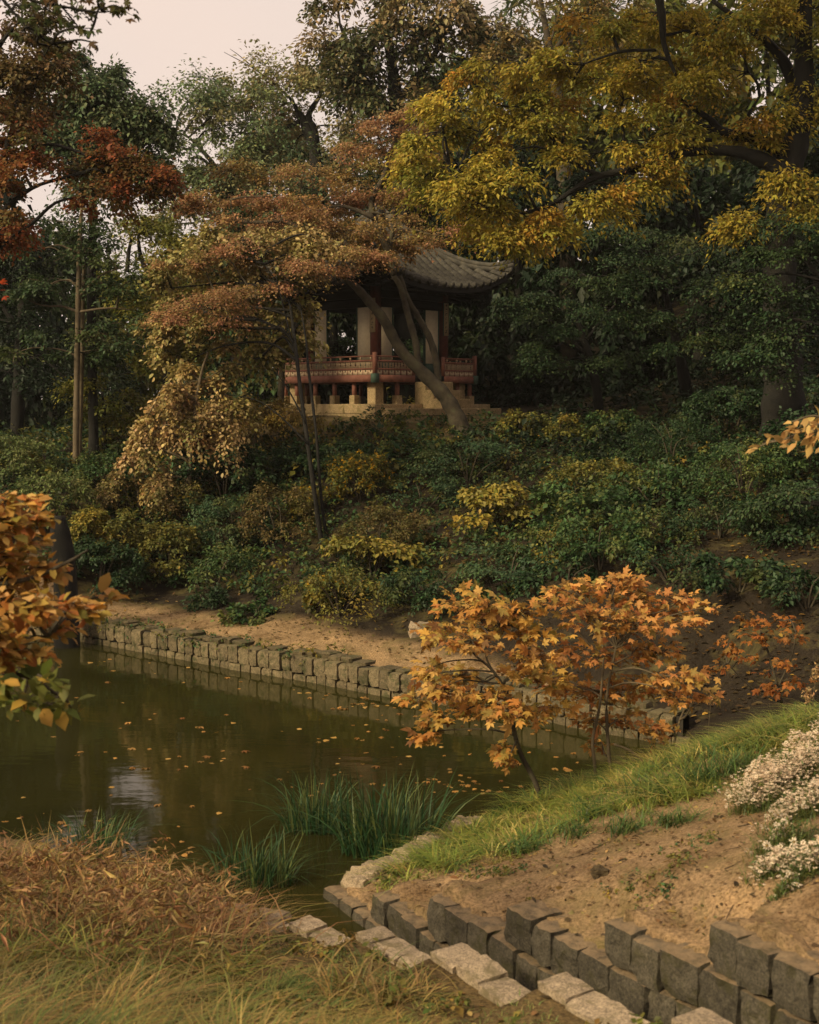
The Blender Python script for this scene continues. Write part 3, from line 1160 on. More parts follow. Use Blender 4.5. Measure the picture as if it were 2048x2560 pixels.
# railing: board with a dark opening, lattice, three rails, little bottle-shaped supports
def lattice_mesh(w):
    a = Acc()
    t, d = .0068, .014
    h0, h1 = .0, .155

    def bar(x0, x1, z0, z1):
        bx(a, x0, x1, -d / 2, d / 2, z0, z1)
    for x in (-w / 2 + .018, w / 2 - .018):
        bar(x - t, x + t, h0, h1)
    for x in (-.034, .034):
        bar(x - t * .7, x + t * .7, h0, h1)
    for z in (.045, .11):
        V, Fq = box_geo(-w / 2 + .03, w / 2 - .03, -d / 2 - .002, d / 2 + .002, z - t * .7, z + t * .7)
        a.add(V, Fq)
    for z in (.012, .143):
        V, Fq = box_geo(-w / 2 + .03, w / 2 - .03, -d / 2 - .003, d / 2 + .003, z - t * .6, z + t * .6)
        a.add(V, Fq)
    return a.mesh('lattice_panel', M['lattice'])


def board_mesh(w):
    a = Acc()
    t = .018
    h = .125
    bx(a, -w / 2 + .006, -.022, -t / 2, t / 2, 0, h)
    bx(a, .022, w / 2 - .006, -t / 2, t / 2, 0, h)
    bx(a, -.0215, .0215, -t / 2, t / 2, 0, h * .58)
    bx(a, -.0215, .0215, -t / 2, t / 2, h * .9, h)
    return a.mesh('base_board', M['beige'])


def support_mesh():
    a = Acc()
    a.add(*tube_geo([(0, 0, 0), (0, 0, .02), (0, 0, .05), (0, 0, .075)], [.012, .02, .032, .012], 6))
    return a.mesh('rail_support', M['lattice'])


WP = .183
LM, BMm, SM = lattice_mesh(WP), board_mesh(WP), support_mesh()
DKB = boxpart


def railing(p0, p1):
    """from p0 to p1 in the plane of the floor"""
    p0, p1 = np.array(p0, float), np.array(p1, float)
    ln = np.linalg.norm(p1 - p0)
    d = (p1 - p0) / ln
    r_ = empty('railing', (p0[0], p0[1], ZF), None, None, None, math.atan2(d[1], d[0]))
    r_.parent = pav
    boxpart('top_rail', 'redwood', r_, (.046, ln - .046, -.022, .022, .445, .48))
    boxpart('middle_rail', 'redwood', r_, (.046, ln - .046, -.026, .026, .325, .37))
    boxpart('bottom_rail', 'redwood', r_, (.046, ln - .046, -.026, .026, .127, .165))
    n = int((ln - .1) / WP)
    w = (ln - .1) / n
    for i in range(n):
        x = .05 + (i + .5) * w
        for me, z in ((LM, .167), (BMm, .001)):
            o = link(me.name.split('.')[0], me, r_)
            o.location = (x, 0, z)
        if i % 2 == 0:
            o = link('rail_support', SM, r_)
            o.location = (x, 0, .37)
    st = Acc()
    for i in range(n + 1):
        x = .05 + i * w
        bx(st, x - .007, x + .007, -.02, .02, .002, .128)
    st.obj('stile', M['redwood'], r_, False, 'stuff')


railing((-RH, RH), (-RH, -RH))
railing((-RH, -RH), (-.47, -RH))
railing((.62, -RH), (RH, -RH))
railing((RH, -RH), (RH, RH))
railing((RH, RH), (-RH, RH))
for x in (-.47, .62):
    boxpart('gate_post', 'redwood', pav, (x - .035, x + .035, -RH - .035, -RH + .035, ZF + .001, ZF + .5))

# pillars, beams, door leaves
for sx in (-1, 1):
    for sy in (-1, 1):
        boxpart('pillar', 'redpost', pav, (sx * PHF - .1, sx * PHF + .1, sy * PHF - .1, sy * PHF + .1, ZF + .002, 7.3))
for s in (-1, 1):
    for z0, z1, t in ((ZB, ZB + .2, .07), (ZB + .24, ZB + .42, .09)):
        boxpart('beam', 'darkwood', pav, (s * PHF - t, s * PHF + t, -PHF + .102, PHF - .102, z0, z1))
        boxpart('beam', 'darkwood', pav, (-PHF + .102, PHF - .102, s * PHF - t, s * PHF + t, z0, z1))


def door_leaf(axis, sgn, u0, u1, z0):
    """paper door leaf in the side with the given outward axis"""
    t = .018

    def bb(a, ua, ub, za, zb, tt=t):
        c = sgn * PHF
        if axis == 'x':
            bx(a, c - tt, c + tt, ua, ub, za, zb)
        else:
            bx(a, ua, ub, c - tt, c + tt, za, zb)
    a = Acc()
    bb(a, u0, u1, z0, ZB - .01)
    d = a.obj('door_leaf', M['paper'], pav)
    f = Acc()
    for ua, ub in ((u0 - .035, u0 - .002), (u1 + .002, u1 + .035)):
        bb(f, ua, ub, ZF + .005, ZB - .004, .03)
    f.obj('door_frame', M['green'], d)
    g = Acc()
    bb(g, u0, u1, ZF + .006, z0 - .004, .014)
    g.obj('lower_board', M['green'], d)


for (u0, u1) in ((-1.08, -.58), (.62, 1.1)):
    door_leaf('x', -1, u0, u1, ZF + .34)
for (u0, u1) in ((-1.09, -.68), (.55, 1.03)):
    door_leaf('y', -1, u0, u1, ZF + .34)
door_leaf('x', 1, .78, 1.14, ZF + .34)
door_leaf('y', 1, -1.14, -.78, ZF + .34)

# narrow hanging boards with a column of brush-written characters
rg = np.random.default_rng(31)


def plaque(x, y, face):
    w, h, t = .19, .86, .022
    p = empty('verse_board', (x, y, ZB - .66), None, None, None, {'-x': -math.pi / 2, '-y': 0, '+x': math.pi / 2, '+y': math.pi}[face])
    p.parent = pav
    boxpart('board', 'paleboard', p, (-w / 2, w / 2, -t, 0, 0, h))
    boxpart('border', 'green', p, (-w / 2 - .012, -w / 2 + .002, -t - .006, -.001, -.012, h + .012), (w / 2 - .002, w / 2 + .012, -t - .006, -.001, -.012, h + .012),
            (-w / 2 - .01, w / 2 + .01, -t - .004, -.002, h, h + .011)) if face != '-x' else None
    ink = Acc()
    for c in range(7):
        zc = h - .075 - c * .112
        for i in range(rg.integers(3, 6)):
            a = rg.uniform(-.04, .04)
            if rg.random() < .55:
                l_ = rg.uniform(.035, .08)
                q0, q1 = (-l_ / 2 + a * .4, zc + a), (l_ / 2 + a * .4, zc + a + rg.uniform(0, .014))
            else:
                l_ = rg.uniform(.03, .08)
                q0, q1 = (a * .8, zc + l_ / 2), (a * .8 + rg.normal(0, .018), zc - l_ / 2)
            dx, dz = q1[0] - q0[0], q1[1] - q0[1]
            ll_ = math.hypot(dx, dz)
            nx, nz = -dz / ll_ * .0065, dx / ll_ * .0065
            y_ = -t - .003 - .0006 * i
            ink.add([(q0[0] + nx, y_, q0[1] + nz), (q0[0] - nx, y_, q0[1] - nz), (q1[0] - nx * .6, y_, q1[1] - nz * .6), (q1[0] + nx * .6, y_, q1[1] + nz * .6)],
                    [np.array([(0, 1, 2, 3)])])
    ink.obj('lettering', M['ink'], p, False, 'stuff')


plaque(-PHF - .101, -PHF, '-x')
plaque(-PHF - .101, PHF, '-x')
plaque(PHF, -PHF - .101, '-y')


# roof: four hollow slopes to a point, corners swept up
def roof_z(x, y):
    """height over local x, y"""
    m = max(abs(x), abs(y))
    u = min(abs(x), abs(y))
    b = 1 - m / EH
    f = .5 * b + .5 * b * b
    ze = ZE + .62 * (u / EH) ** 2.6 * (1 if True else 0)
    return ze * (1 - f) + ZA * f


rbed, soff = Acc(), Acc()
NB, NA = 12, 16
for q in range(4):
    c_, s_ = math.cos(q * math.pi / 2), math.sin(q * math.pi / 2)
    for acc, dz, flip in ((rbed, 0, False), (soff, -.13, True)):
        V = []
        for ib in range(NB + 1):
            b = ib / NB * .985
            for ia in range(NA + 1):
                u = (ia / NA * 2 - 1) * EH * (1 - b)
                x, y = u, -EH * (1 - b)
                V.append((x * c_ - y * s_, x * s_ + y * c_, roof_z(x, y) + dz))
        i = (np.arange(NB)[:, None] * (NA + 1) + np.arange(NA)[None]).reshape(-1)
        Fq = np.stack([i, i + 1, i + NA + 2, i + NA + 1], 1)
        acc.add(V, [Fq[:, ::-1] if flip else Fq])
    V = []
    for ia in range(NA + 1):
        u = (ia / NA * 2 - 1) * EH
        for dz in (0, -.13):
            V.append((u * c_ + EH * s_, u * s_ - EH * c_, roof_z(u, -EH) + dz))
    i = np.arange(NA) * 2
    soff.add(V, [np.stack([i + 1, i + 3, i + 2, i], 1)])
roof = rbed.obj('roof', M['tile'], pav, True)
soff.obj('soffit', M['darkwood'], pav)


def tile_mesh():
    a = Acc()
    k = 6
    V, Fq = [], []
    for x in (0, 1):
        r = .5 * (1.0 if x == 0 else .86)
        for j in range(k):
            t = math.pi * j / (k - 1)
            V.append((x, r * math.cos(t), r * math.sin(t) * 1.05))
    for j in range(k - 1):
        Fq.append((j, j + 1, j + 1 + k, j + k))
    a.add(V, [np.array(Fq), np.array([list(range(k - 1, -1, -1))])])
    return a.mesh('roof_tile', M['tile'], True)


TM = tile_mesh()
capm = Acc()
capm.add(*tube_geo([(-.03, 0, 0), (.0, 0, 0)], .5, 9))
CM = capm.mesh('end_tile', M['tile'])
rest = Acc()
raft = Acc()
NR = 18
for q in range(4):
    c_, s_ = math.cos(q * math.pi / 2), math.sin(q * math.pi / 2)

    def W2(x, y, z):
        return np.array([x * c_ - y * s_, x * s_ + y * c_, z])
    for r in range(NR):
        x = (r + .5) / NR * 2 * EH - EH
        lim = EH - abs(x)
        y = 0.0
        first = True
        while y < lim - .05:
            y2 = min(y + .27, lim)
            ya, yb = -EH + y - .03, -EH + y2 + .02
            za, zb = roof_z(x, max(ya, -EH)), roof_z(x, yb)
            o = W2(x, ya, za + .012 + (.008))
            ax = W2(x, yb, zb + .012) - o
            ay = W2(1, 0, 0) * .17
            az = norm(np.cross(ax, ay)) * .2
            if az[2] < 0:
                az, ay = -az, -ay
            if q in (0, 3):
                t_ = link('roof_tile', TM, roof)
                t_.matrix_local = frame_mat(o, ax, ay, az)
                if first:
                    cp_ = link('end_tile', CM, roof)
                    cp_.matrix_local = frame_mat(o + az * .12, norm(ax) * .6, ay * .95, az * .95)
            else:
                V = np.array([[0, math.cos(t) * .5, math.sin(t) * .5] for t in np.linspace(0, math.pi, 4)])
                P0 = o + V[:, 1:2] * ay + V[:, 2:3] * az
                rest.add(np.vstack([P0, P0 + ax]), [np.array([(j, j + 1, j + 5, j + 4) for j in range(3)])])
            first = False
            y = y2
    for r in range(15):
        x = (r + .5) / 15 * 2 * EH - EH
        raft.add(*tube_geo([W2(x, -EH + .06, roof_z(x, -EH) - .19), W2(x * .75, -PHF, 7.28)], .045, 6))
rest.obj('back_roof_tiles', M['tile'], roof, True, 'stuff')
raft.obj('rafters', M['darkwood'], pav, True, 'stuff')
for sx in (-1, 1):
    for sy in (-1, 1):
        a = Acc()
        ts = np.linspace(1.0, .04, 12)
        for dz, rr in ((.06, .1), (.17, .075)):
            P = [(sx * EH * t, sy * EH * t, roof_z(EH * t, EH * t) + dz + (.05 * max(0, t - .85) / .15)) for t in ts]
            a.add(*tube_geo(P, rr, 7))
        a.obj('hip_ridge', M['tile'], roof, True)
fin = Acc()
fin.add(*tube_geo([(0, 0, ZA - .1), (0, 0, ZA + .1), (0, 0, ZA + .2), (0, 0, ZA + .4), (0, 0, ZA + .5)], [.22, .2, .12, .17, .04], 10))
fin.obj('finial', M['tile'], roof, True)

# the low stone terrace edge to the right of the pavilion
te = empty('terrace_edge', (*at(1470, 1120, 30.2)[:2], 0), 'low pale stone terrace edge behind the clipped bushes right of the pavilion', 'stone edging')
teb = np.array(te.location)
for row, (px0, px1, D0, zt, hh_) in enumerate(((1270, 1500, 30.6, 3.38, .2), (1300, 1640, 30.0, 3.17, .22))):
    p0, p1 = at(px0, 1100, D0), at(px1, 1100, D0 - .2)
    d = norm((p1 - p0) * np.array([1, 1, 0]))
    ln = np.linalg.norm((p1 - p0)[:2])
    n = max(3, int(ln / .62))
    for i in range(n):
        p = p0 * (1 - (i + .5) / n) + p1 * (i + .5) / n
        o = link('stone', random.choice(tm), te)
        o.matrix_local = frame_mat(np.array([p[0], p[1], zt - hh_]) - teb, d * (ln / n - .01), np.array([-d[1], d[0], 0]) * .35, UP * hh_ * 2)

# =================================================================== TREES
G_TEAL = [((.03, .055, .03), 3), ((.042, .068, .03), 2), ((.07, .085, .03), 1)]
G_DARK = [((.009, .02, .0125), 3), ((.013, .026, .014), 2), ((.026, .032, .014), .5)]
G_OLIVE = [((.085, .095, .024), 3), ((.11, .11, .028), 2), ((.06, .08, .028), 2), ((.15, .11, .03), .8)]
G_YEL = [((.15, .145, .03), 3), ((.10, .12, .03), 2), ((.2, .16, .035), 1)]
P_GOLD = [((.36, .25, .05), 3), ((.28, .22, .045), 3), ((.15, .14, .028), 2), ((.32, .15, .03), .8)]
P_OCHRE = [((.38, .29, .06), 3), ((.29, .25, .055), 3), ((.19, .2, .05), 2.6), ((.4, .2, .045), .7)]
P_RUST = [((.36, .18, .14), 4), ((.32, .19, .12), 2.4), ((.25, .19, .09), 2.4), ((.16, .14, .05), .9)]
P_RUSTG = [((.24, .15, .06), 3), ((.18, .145, .05), 2.5), ((.12, .12, .04), 1.5), ((.3, .15, .07), 1)]
P_RED = [((.23, .065, .035), 3), ((.17, .075, .035), 2.5), ((.12, .085, .035), 2), ((.09, .10, .04), 1.5)]
P_BROWN = [((.12, .07, .04), 3), ((.10, .075, .035), 2), ((.07, .07, .03), 1)]
P_TAN = [((.4, .28, .18), 3), ((.29, .21, .1), 2.5), ((.13, .13, .045), 1.3), ((.3, .17, .09), .8)]
P_TANG = [((.3, .25, .12), 3), ((.16, .17, .06), 2.2), ((.38, .28, .17), 2)]
P_GREYG = [((.085, .105, .045), 3), ((.11, .12, .055), 2), ((.06, .085, .04), 1)]
P_ORANGE = [((.44, .17, .035), 4), ((.36, .17, .04), 2.5), ((.4, .12, .03), 1.6), ((.26, .17, .04), 1), ((.15, .13, .03), .35)]
P_PALEGR = [((.12, .15, .065), 3), ((.09, .125, .055), 2), ((.16, .16, .07), 1)]

# -- far trees against the sky
tree('broadleaf_tree', 'hazy tree with flat layered crown and forked black trunk against the pale sky', 'tree',
     [rooted(PP([(800, 700, 34), (790, 400, 32), (772, 330, 28), (745, 280, 18)], 46)), PP([(790, 400, 24), (785, 330, 24), (772, 290, 16), (800, 240, 10)], 46),
      PP([(745, 280, 12), (720, 240, 7), (640, 175, 3), (560, 130, 1.2)], 46), PP([(650, 182, 3), (600, 140, 2), (575, 122, 1)], 46), PP([(760, 300, 12), (680, 330, 8), (600, 335, 5)], 46)],
     PB([(780, 165, 130, 42), (690, 195, 100, 40), (840, 240, 90, 50), (880, 320, 90, 70), (650, 250, 90, 36), (740, 300, 110, 36, 1), (830, 380, 120, 40), (720, 380, 80, 40, 2), (920, 240, 60, 60, 2), (700, 300, 90, 40, 1), (800, 210, 100, 40), (620, 220, 80, 34), (860, 400, 90, 50), (780, 440, 110, 50, 1)], 46),
     [((.19, .18, .1), 3), ((.3, .23, .14), 2.4), ((.16, .18, .09), 1.5)], leaf=(.16, .6), dens=1.2, seed=1, bark='darkbark', r_spray=.95, flat=.22, fill=.62)
tree('broadleaf_tree', 'hazy teal-green tree left of the forked trunk, its crown in flat tiers against the sky', 'tree',
     [rooted(PP([(596, 760, 40), (588, 540, 34), (575, 470, 22), (590, 400, 14)], 43)), PP([(588, 520, 18), (540, 420, 12), (480, 350, 7), (440, 330, 4)], 43),
      PP([(560, 460, 14), (510, 400, 8), (470, 395, 5)], 43)],
     PB([(545, 225, 110, 34), (470, 250, 70, 24), (560, 315, 120, 50), (490, 350, 75, 45), (600, 410, 140, 50), (520, 440, 90, 50), (660, 380, 90, 40), (630, 480, 120, 50), (480, 520, 70, 50), (700, 470, 90, 50), (480, 300, 90, 30), (600, 260, 90, 36), (560, 520, 100, 60), (470, 440, 60, 40), (430, 560, 60, 50), (640, 540, 100, 50)], 43),
     [((.11, .16, .105), 3), ((.15, .18, .1), 2), ((.24, .2, .12), 1.4)], leaf=(.15, .6), dens=1.25, seed=2, bark='darkbark', r_spray=.9, flat=.22, fill=.62)
tree('big_tree', 'tall dark tree with browning tips rising at the top centre beside the sky gap', 'tree',
     [rooted(PP([(1010, 800, 50), (1000, 400, 44), (985, 200, 30), (960, 40, 16)], 41)), PP([(995, 300, 26), (900, 180, 14), (850, 60, 8)], 41),
      PP([(990, 260, 24), (1090, 130, 14), (1130, 20, 8)], 41)],
     PB([(890, 70, 95, 80), (1000, 130, 110, 90), (1080, 50, 120, 80), (860, 170, 60, 50), (910, 230, 90, 50), (1010, 260, 90, 60), (1150, 150, 110, 80), (1180, 40, 110, 80), (960, -60, 140, 80), (840, -20, 50, 70), (1100, 260, 100, 60)], 41),
     [((.055, .075, .045), 4), ((.08, .09, .048), 2), ((.28, .2, .125), 2.2), ((.2, .15, .09), 1.8)], leaf=(.19, .55), dens=1.4, seed=3, bark='darkbark', r_spray=.85, flat=.35, droop=.6, fill=.75)
tree('thinning_tree', 'thinning tan-leaved tree with bare twigs showing at the top right of the tall dark tree', 'tree',
     [rooted(PP([(1420, 700, 40), (1400, 300, 30), (1370, 100, 18), (1340, -60, 8)], 38)), PP([(1385, 160, 12), (1300, 90, 7), (1240, 60, 4)], 38), PP([(1380, 130, 12), (1460, 40, 7), (1500, -30, 4)], 38),
      PP([(1390, 200, 10), (1320, 150, 6), (1270, 160, 3)], 38), PP([(1375, 110, 8), (1400, 20, 5), (1390, -60, 3)], 38)],
     PB([(1310, 60, 100, 60), (1420, 40, 100, 60), (1280, 150, 90, 50), (1480, 110, 90, 60), (1390, 150, 90, 50), (1540, 20, 90, 60)], 38),
     [((.22, .16, .08), 3), ((.17, .13, .055), 2), ((.12, .11, .04), 1.2)], leaf=(.17, .55), dens=.6, seed=4, bark='bark', r_spray=.7, flat=.35, droop=.6, fill=.6)

# -- background wood: closes the view behind the pavilion and up the hill
rbk = np.random.default_rng(77)
bgspec = [
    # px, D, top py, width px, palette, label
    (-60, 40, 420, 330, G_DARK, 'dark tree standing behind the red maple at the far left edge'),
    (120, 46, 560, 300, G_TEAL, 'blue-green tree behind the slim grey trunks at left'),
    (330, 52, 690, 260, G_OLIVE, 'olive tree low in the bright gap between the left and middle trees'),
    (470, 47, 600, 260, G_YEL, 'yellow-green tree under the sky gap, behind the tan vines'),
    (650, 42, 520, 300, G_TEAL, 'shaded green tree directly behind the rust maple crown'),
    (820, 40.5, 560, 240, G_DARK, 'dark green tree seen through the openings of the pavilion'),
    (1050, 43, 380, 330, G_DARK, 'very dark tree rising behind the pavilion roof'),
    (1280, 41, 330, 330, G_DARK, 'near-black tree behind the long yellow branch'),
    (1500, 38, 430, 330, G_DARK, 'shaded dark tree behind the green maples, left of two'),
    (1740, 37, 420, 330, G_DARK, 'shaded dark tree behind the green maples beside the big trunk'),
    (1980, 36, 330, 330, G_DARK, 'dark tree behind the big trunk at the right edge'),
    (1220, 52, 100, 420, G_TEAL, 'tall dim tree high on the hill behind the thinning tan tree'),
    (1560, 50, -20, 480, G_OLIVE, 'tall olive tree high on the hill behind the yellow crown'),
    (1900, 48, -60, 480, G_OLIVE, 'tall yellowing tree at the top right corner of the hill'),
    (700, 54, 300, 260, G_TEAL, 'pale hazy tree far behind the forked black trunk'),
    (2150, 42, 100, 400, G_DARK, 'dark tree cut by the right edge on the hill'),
]


def wood_crown(seed, pal):
    """a crown 1 m wide and 1 m high above its foot, to be scaled to each tree"""
    rng = np.random.default_rng(seed)
    a = Acc()
    for i in range(150):
        el = rng.uniform(.02, 1)
        rr = .5 * math.sqrt(max(.04, 1 - max(0, (el - .35) / .68) ** 2)) * (.75 + .25 * min(1, el / .3))
        az = rng.uniform(0, 6.28)
        q = rng.uniform(.25, 1) ** .5
        p = np.array([math.cos(az) * rr * q, math.sin(az) * rr * q, el * .96])
        spray(a, rng, p, rng.uniform(.09, .17), int(rng.uniform(55, 110)), (.042, .62), pal, .3, .5, p)
    return a.mesh('crown', M['leaf'])


WC = {}
for i, (px, D, top_, wpx, pal, lab) in enumerate(bgspec):
    s = ppm(D)
    c = at(px, 1000, D)
    zg = gz(c[0], c[1])
    h = at(px, top_, D)[2] - zg
    w = wpx / s * 1.25
    root = empty('woodland_tree', (c[0], c[1], zg), lab, 'tree')
    a = Acc()
    a.add(*tube_geo(smooth_path([(0, 0, -.2), (.2, 0, h * .4), (-.1, .1, h * .85)], 5), np.linspace(.2, .05, 11), 8))
    a.obj('trunk', M['darkbark'], root, True)
    key = (id(pal), i % 2)
    if key not in WC:
        WC[key] = wood_crown(500 + i, pal)
    o = link('crown', WC[key], root)
    o.scale = (w, w, h)
    o.rotation_euler = (0, 0, rbk.uniform(0, 6.28))
# the wood farther off reads as one mass
acc = Acc()
WX = [-600, 250, 420, 560, 760, 900, 1100, 1300, 2700]
WY = [560, 690, 640, 560, 480, 330, 150, -20, -250]
for i in range(1500):
    D = rbk.uniform(55, 72)
    px = rbk.uniform(-500, 2600)
    zt = at(px, np.interp(px, WX, WY) + rbk.normal(0, 40), D)[2]
    c = at(px, 1000, D)
    zg = gz(c[0], c[1])
    p = np.array([c[0], c[1], zg + (zt - zg) * rbk.uniform(0, 1) ** .8])
    spray(acc, rbk, p, rbk.uniform(1.0, 2.2), 34, (.5, .7), G_TEAL if rbk.random() < .6 else (G_OLIVE if rbk.random() < .6 else G_DARK), .35, .5, None, TRI)
o = acc.obj('distant_wood', M['leaf'])
tag(o, 'distant wood closing the view behind the trees on the hill', 'wood', None, 'stuff')

# unseen wood round the viewer, added to shade the garden, low towards the sun
acc = Acc()
for (x_, y_, w_, h_) in ((-13, 1, 3.5, 6), (-16, 8, 4, 7), (-3, -12, 5, 15), (4, -12, 5, 16), (10, -7, 5, 15), (13, 1, 4, 14), (14, 8, 4, 15), (13, 14, 3.6, 14), (-18, 15, 4, 7), (-20, 23, 4, 7), (16, 21, 5, 17)):
    zg = gz(x_, y_)
    acc.add(*tube_geo([(x_, y_, zg - .3), (x_ + .2, y_, zg + h_ * .5), (x_, y_, zg + h_ * .9)], [.3, .2, .06], 7), np.array([.02, .017, .012]))
    for i in range(60):
        el = rbk.uniform(.16, 1)
        rr = w_ * math.sqrt(max(.05, 1 - max(0, (el - .4) / .62) ** 2)) * rbk.uniform(.2, 1) ** .5
        az = rbk.uniform(0, 6.28)
        spray(acc, rbk, np.array([x_ + math.cos(az) * rr, y_ + math.sin(az) * rr, zg + h_ * el]), rbk.uniform(.9, 1.7), 40, (.42, .7), G_TEAL if i % 2 else G_OLIVE, .35, .5, None, TRI)
o = acc.obj('unseen_surrounding_wood', M['leaf'])
tag(o, 'wood standing round the garden on the viewer side', 'wood', None, 'stuff')

# -- left side
tree('big_tree', 'large rounded teal-green tree at upper left with its edge drooping into the sky', 'tree',
     [rooted(PP([(232, 1000, 24), (228, 700, 22), (235, 450, 18), (240, 300, 10)], 31)), PP([(225, 500, 20), (300, 360, 12), (370, 340, 6)], 31), PP([(120, 205, 8), (180, 235, 9), (260, 240, 6), (330, 290, 3)], 31)],
     PB([(250, 215, 90, 60), (200, 270, 110, 70), (300, 270, 80, 60), (330, 330, 80, 60), (370, 390, 55, 60), (150, 190, 70, 45), (270, 330, 110, 60), (180, 360, 110, 60), (395, 440, 32, 36), (130, 280, 90, 70), (360, 360, 60, 50), (300, 420, 90, 50), (230, 440, 100, 60), (130, 380, 90, 60), (210, 210, 80, 40), (310, 240, 50, 36), (350, 290, 50, 36), (80, 250, 60, 50)], 31),
     [((.075, .115, .075), 4), ((.095, .12, .07), 2), ((.16, .13, .07), 1)], leaf=(.14, .55), dens=1.7, seed=11, bark='darkbark', r_spray=.62, flat=.3, droop=.75, fill=.75)
tree('red_maple', 'maple with dark red leaves at the left edge before the teal tree', 'tree',
     [rooted(PP([(-90, 1200, 36), (-60, 800, 32), (-20, 500, 24), (40, 300, 14)], 24)), PP([(-30, 560, 16), (80, 470, 10), (220, 430, 6)], 24), PP([(0, 420, 14), (120, 360, 9), (290, 420, 5)], 24),
      PP([(-50, 700, 14), (10, 610, 9), (80, 560, 5)], 24)],
     PB([(40, 170, 70, 60), (60, 280, 80, 60), (120, 340, 90, 50), (230, 370, 80, 36), (270, 440, 90, 36), (250, 490, 80, 30), (140, 420, 80, 50), (60, 540, 85, 45), (60, 430, 80, 60), (395, 440, 36, 40), (330, 470, 50, 30), (-20, 360, 80, 120), (20, 590, 50, 30), (330, 390, 60, 36)], 24),
     P_RED, leaf=(.085, .75), dens=1.25, seed=12, bark='darkbark', r_spray=.42, flat=.22, droop=.5, fill=.62, mat='thinleaf')
tree('brown_tree', 'brown-leaved tree overhanging the upper left corner behind the leaf silhouettes', 'tree',
     [rooted(PP([(-260, 1100, 40), (-200, 600, 30), (-120, 300, 20), (-20, 150, 10)], 21)), PP([(-150, 360, 14), (-40, 240, 8), (60, 200, 5)], 21)],
     PB([(20, 80, 70, 50), (50, 190, 70, 60), (-20, 250, 80, 80), (110, 130, 50, 40), (60, 290, 60, 40), (-60, 120, 90, 90), (70, 40, 70, 40), (130, 190, 60, 50), (20, 140, 90, 60)], 21),
     P_BROWN, leaf=(.08, .65), dens=1.2, seed=13, bark='darkbark', r_spray=.4, flat=.3, droop=.5, fill=.55)
tree('slim_tree', 'slim pale-trunked tree with dark tiers of leaves on the left slope', 'tree',
     [rooted(PP([(188, 1180, 17), (192, 950, 15), (196, 720, 13), (200, 600, 12), (204, 520, 7)], 30)), rooted(PP([(196, 1190, 14), (205, 900, 12), (208, 720, 10), (214, 620, 6)], 30.2)),
      PP([(196, 780, 8), (270, 770, 5), (330, 775, 3)], 30), PP([(198, 740, 8), (250, 690, 5), (300, 670, 3)], 30)],
     PB([(190, 560, 130, 34), (110, 620, 110, 40), (270, 640, 90, 34), (160, 700, 130, 40), (300, 720, 100, 36), (90, 760, 100, 40), (200, 880, 120, 50), (270, 840, 90, 40), (110, 870, 90, 50), (330, 800, 80, 40)], 30),
     G_TEAL, leaf=(.11, .55), dens=1.2, seed=14, bark='twigbark', r_spray=.55, flat=.16, droop=.3, fill=.6)
tree('dark_tree', 'shadowy dark evergreen at the left edge behind the pale bushes', 'tree',
     [rooted(PP([(40, 1150, 36), (50, 900, 30), (60, 700, 22), (70, 560, 12)], 33)), PP([(45, 820, 18), (-40, 700, 8)], 33)],
     PB([(40, 700, 100, 60), (-20, 800, 110, 80), (70, 820, 90, 60), (20, 930, 120, 60), (120, 960, 90, 50), (60, 620, 80, 50), (-40, 640, 90, 60), (240, 980, 90, 60), (330, 930, 90, 60)], 33),
     G_DARK, leaf=(.13, .5), dens=1.1, seed=15, bark='darkbark', r_spray=.7, flat=.25, droop=.5, fill=.6)
tree('yellow_green_tree', 'low yellow-green tree lit in the gap between the slim trunks and the tan vines', 'tree',
     [rooted(PP([(420, 1050, 26), (415, 800, 22), (400, 640, 12)], 36)), PP([(318, 680, 12), (322, 630, 10), (330, 590, 6)], 36.2), PP([(372, 690, 14), (352, 640, 12), (345, 590, 7)], 36.4)],
     PB([(390, 560, 90, 34), (430, 630, 80, 40), (300, 560, 70, 30), (440, 710, 80, 44), (360, 720, 90, 40), (400, 790, 90, 40), (280, 720, 60, 40), (470, 800, 60, 44), (310, 880, 80, 50), (400, 900, 90, 50)], 36),
     G_YEL, leaf=(.12, .6), dens=1.0, seed=16, bark='darkbark', r_spray=.6, flat=.2, droop=.4, fill=.5)
tree('gold_tree', 'small gold-leaved tree low behind the slim pale trunk', 'tree',
     [rooted(PP([(260, 1180, 14), (262, 1060, 12), (255, 980, 6)], 31.5))],
     PB([(240, 970, 80, 36), (300, 1010, 90, 50), (220, 1050, 90, 50), (300, 1100, 80, 50)], 31.5), G_YEL, leaf=(.1, .6), dens=1, seed=17, bark='darkbark', r_spray=.45, flat=.2, fill=.6)

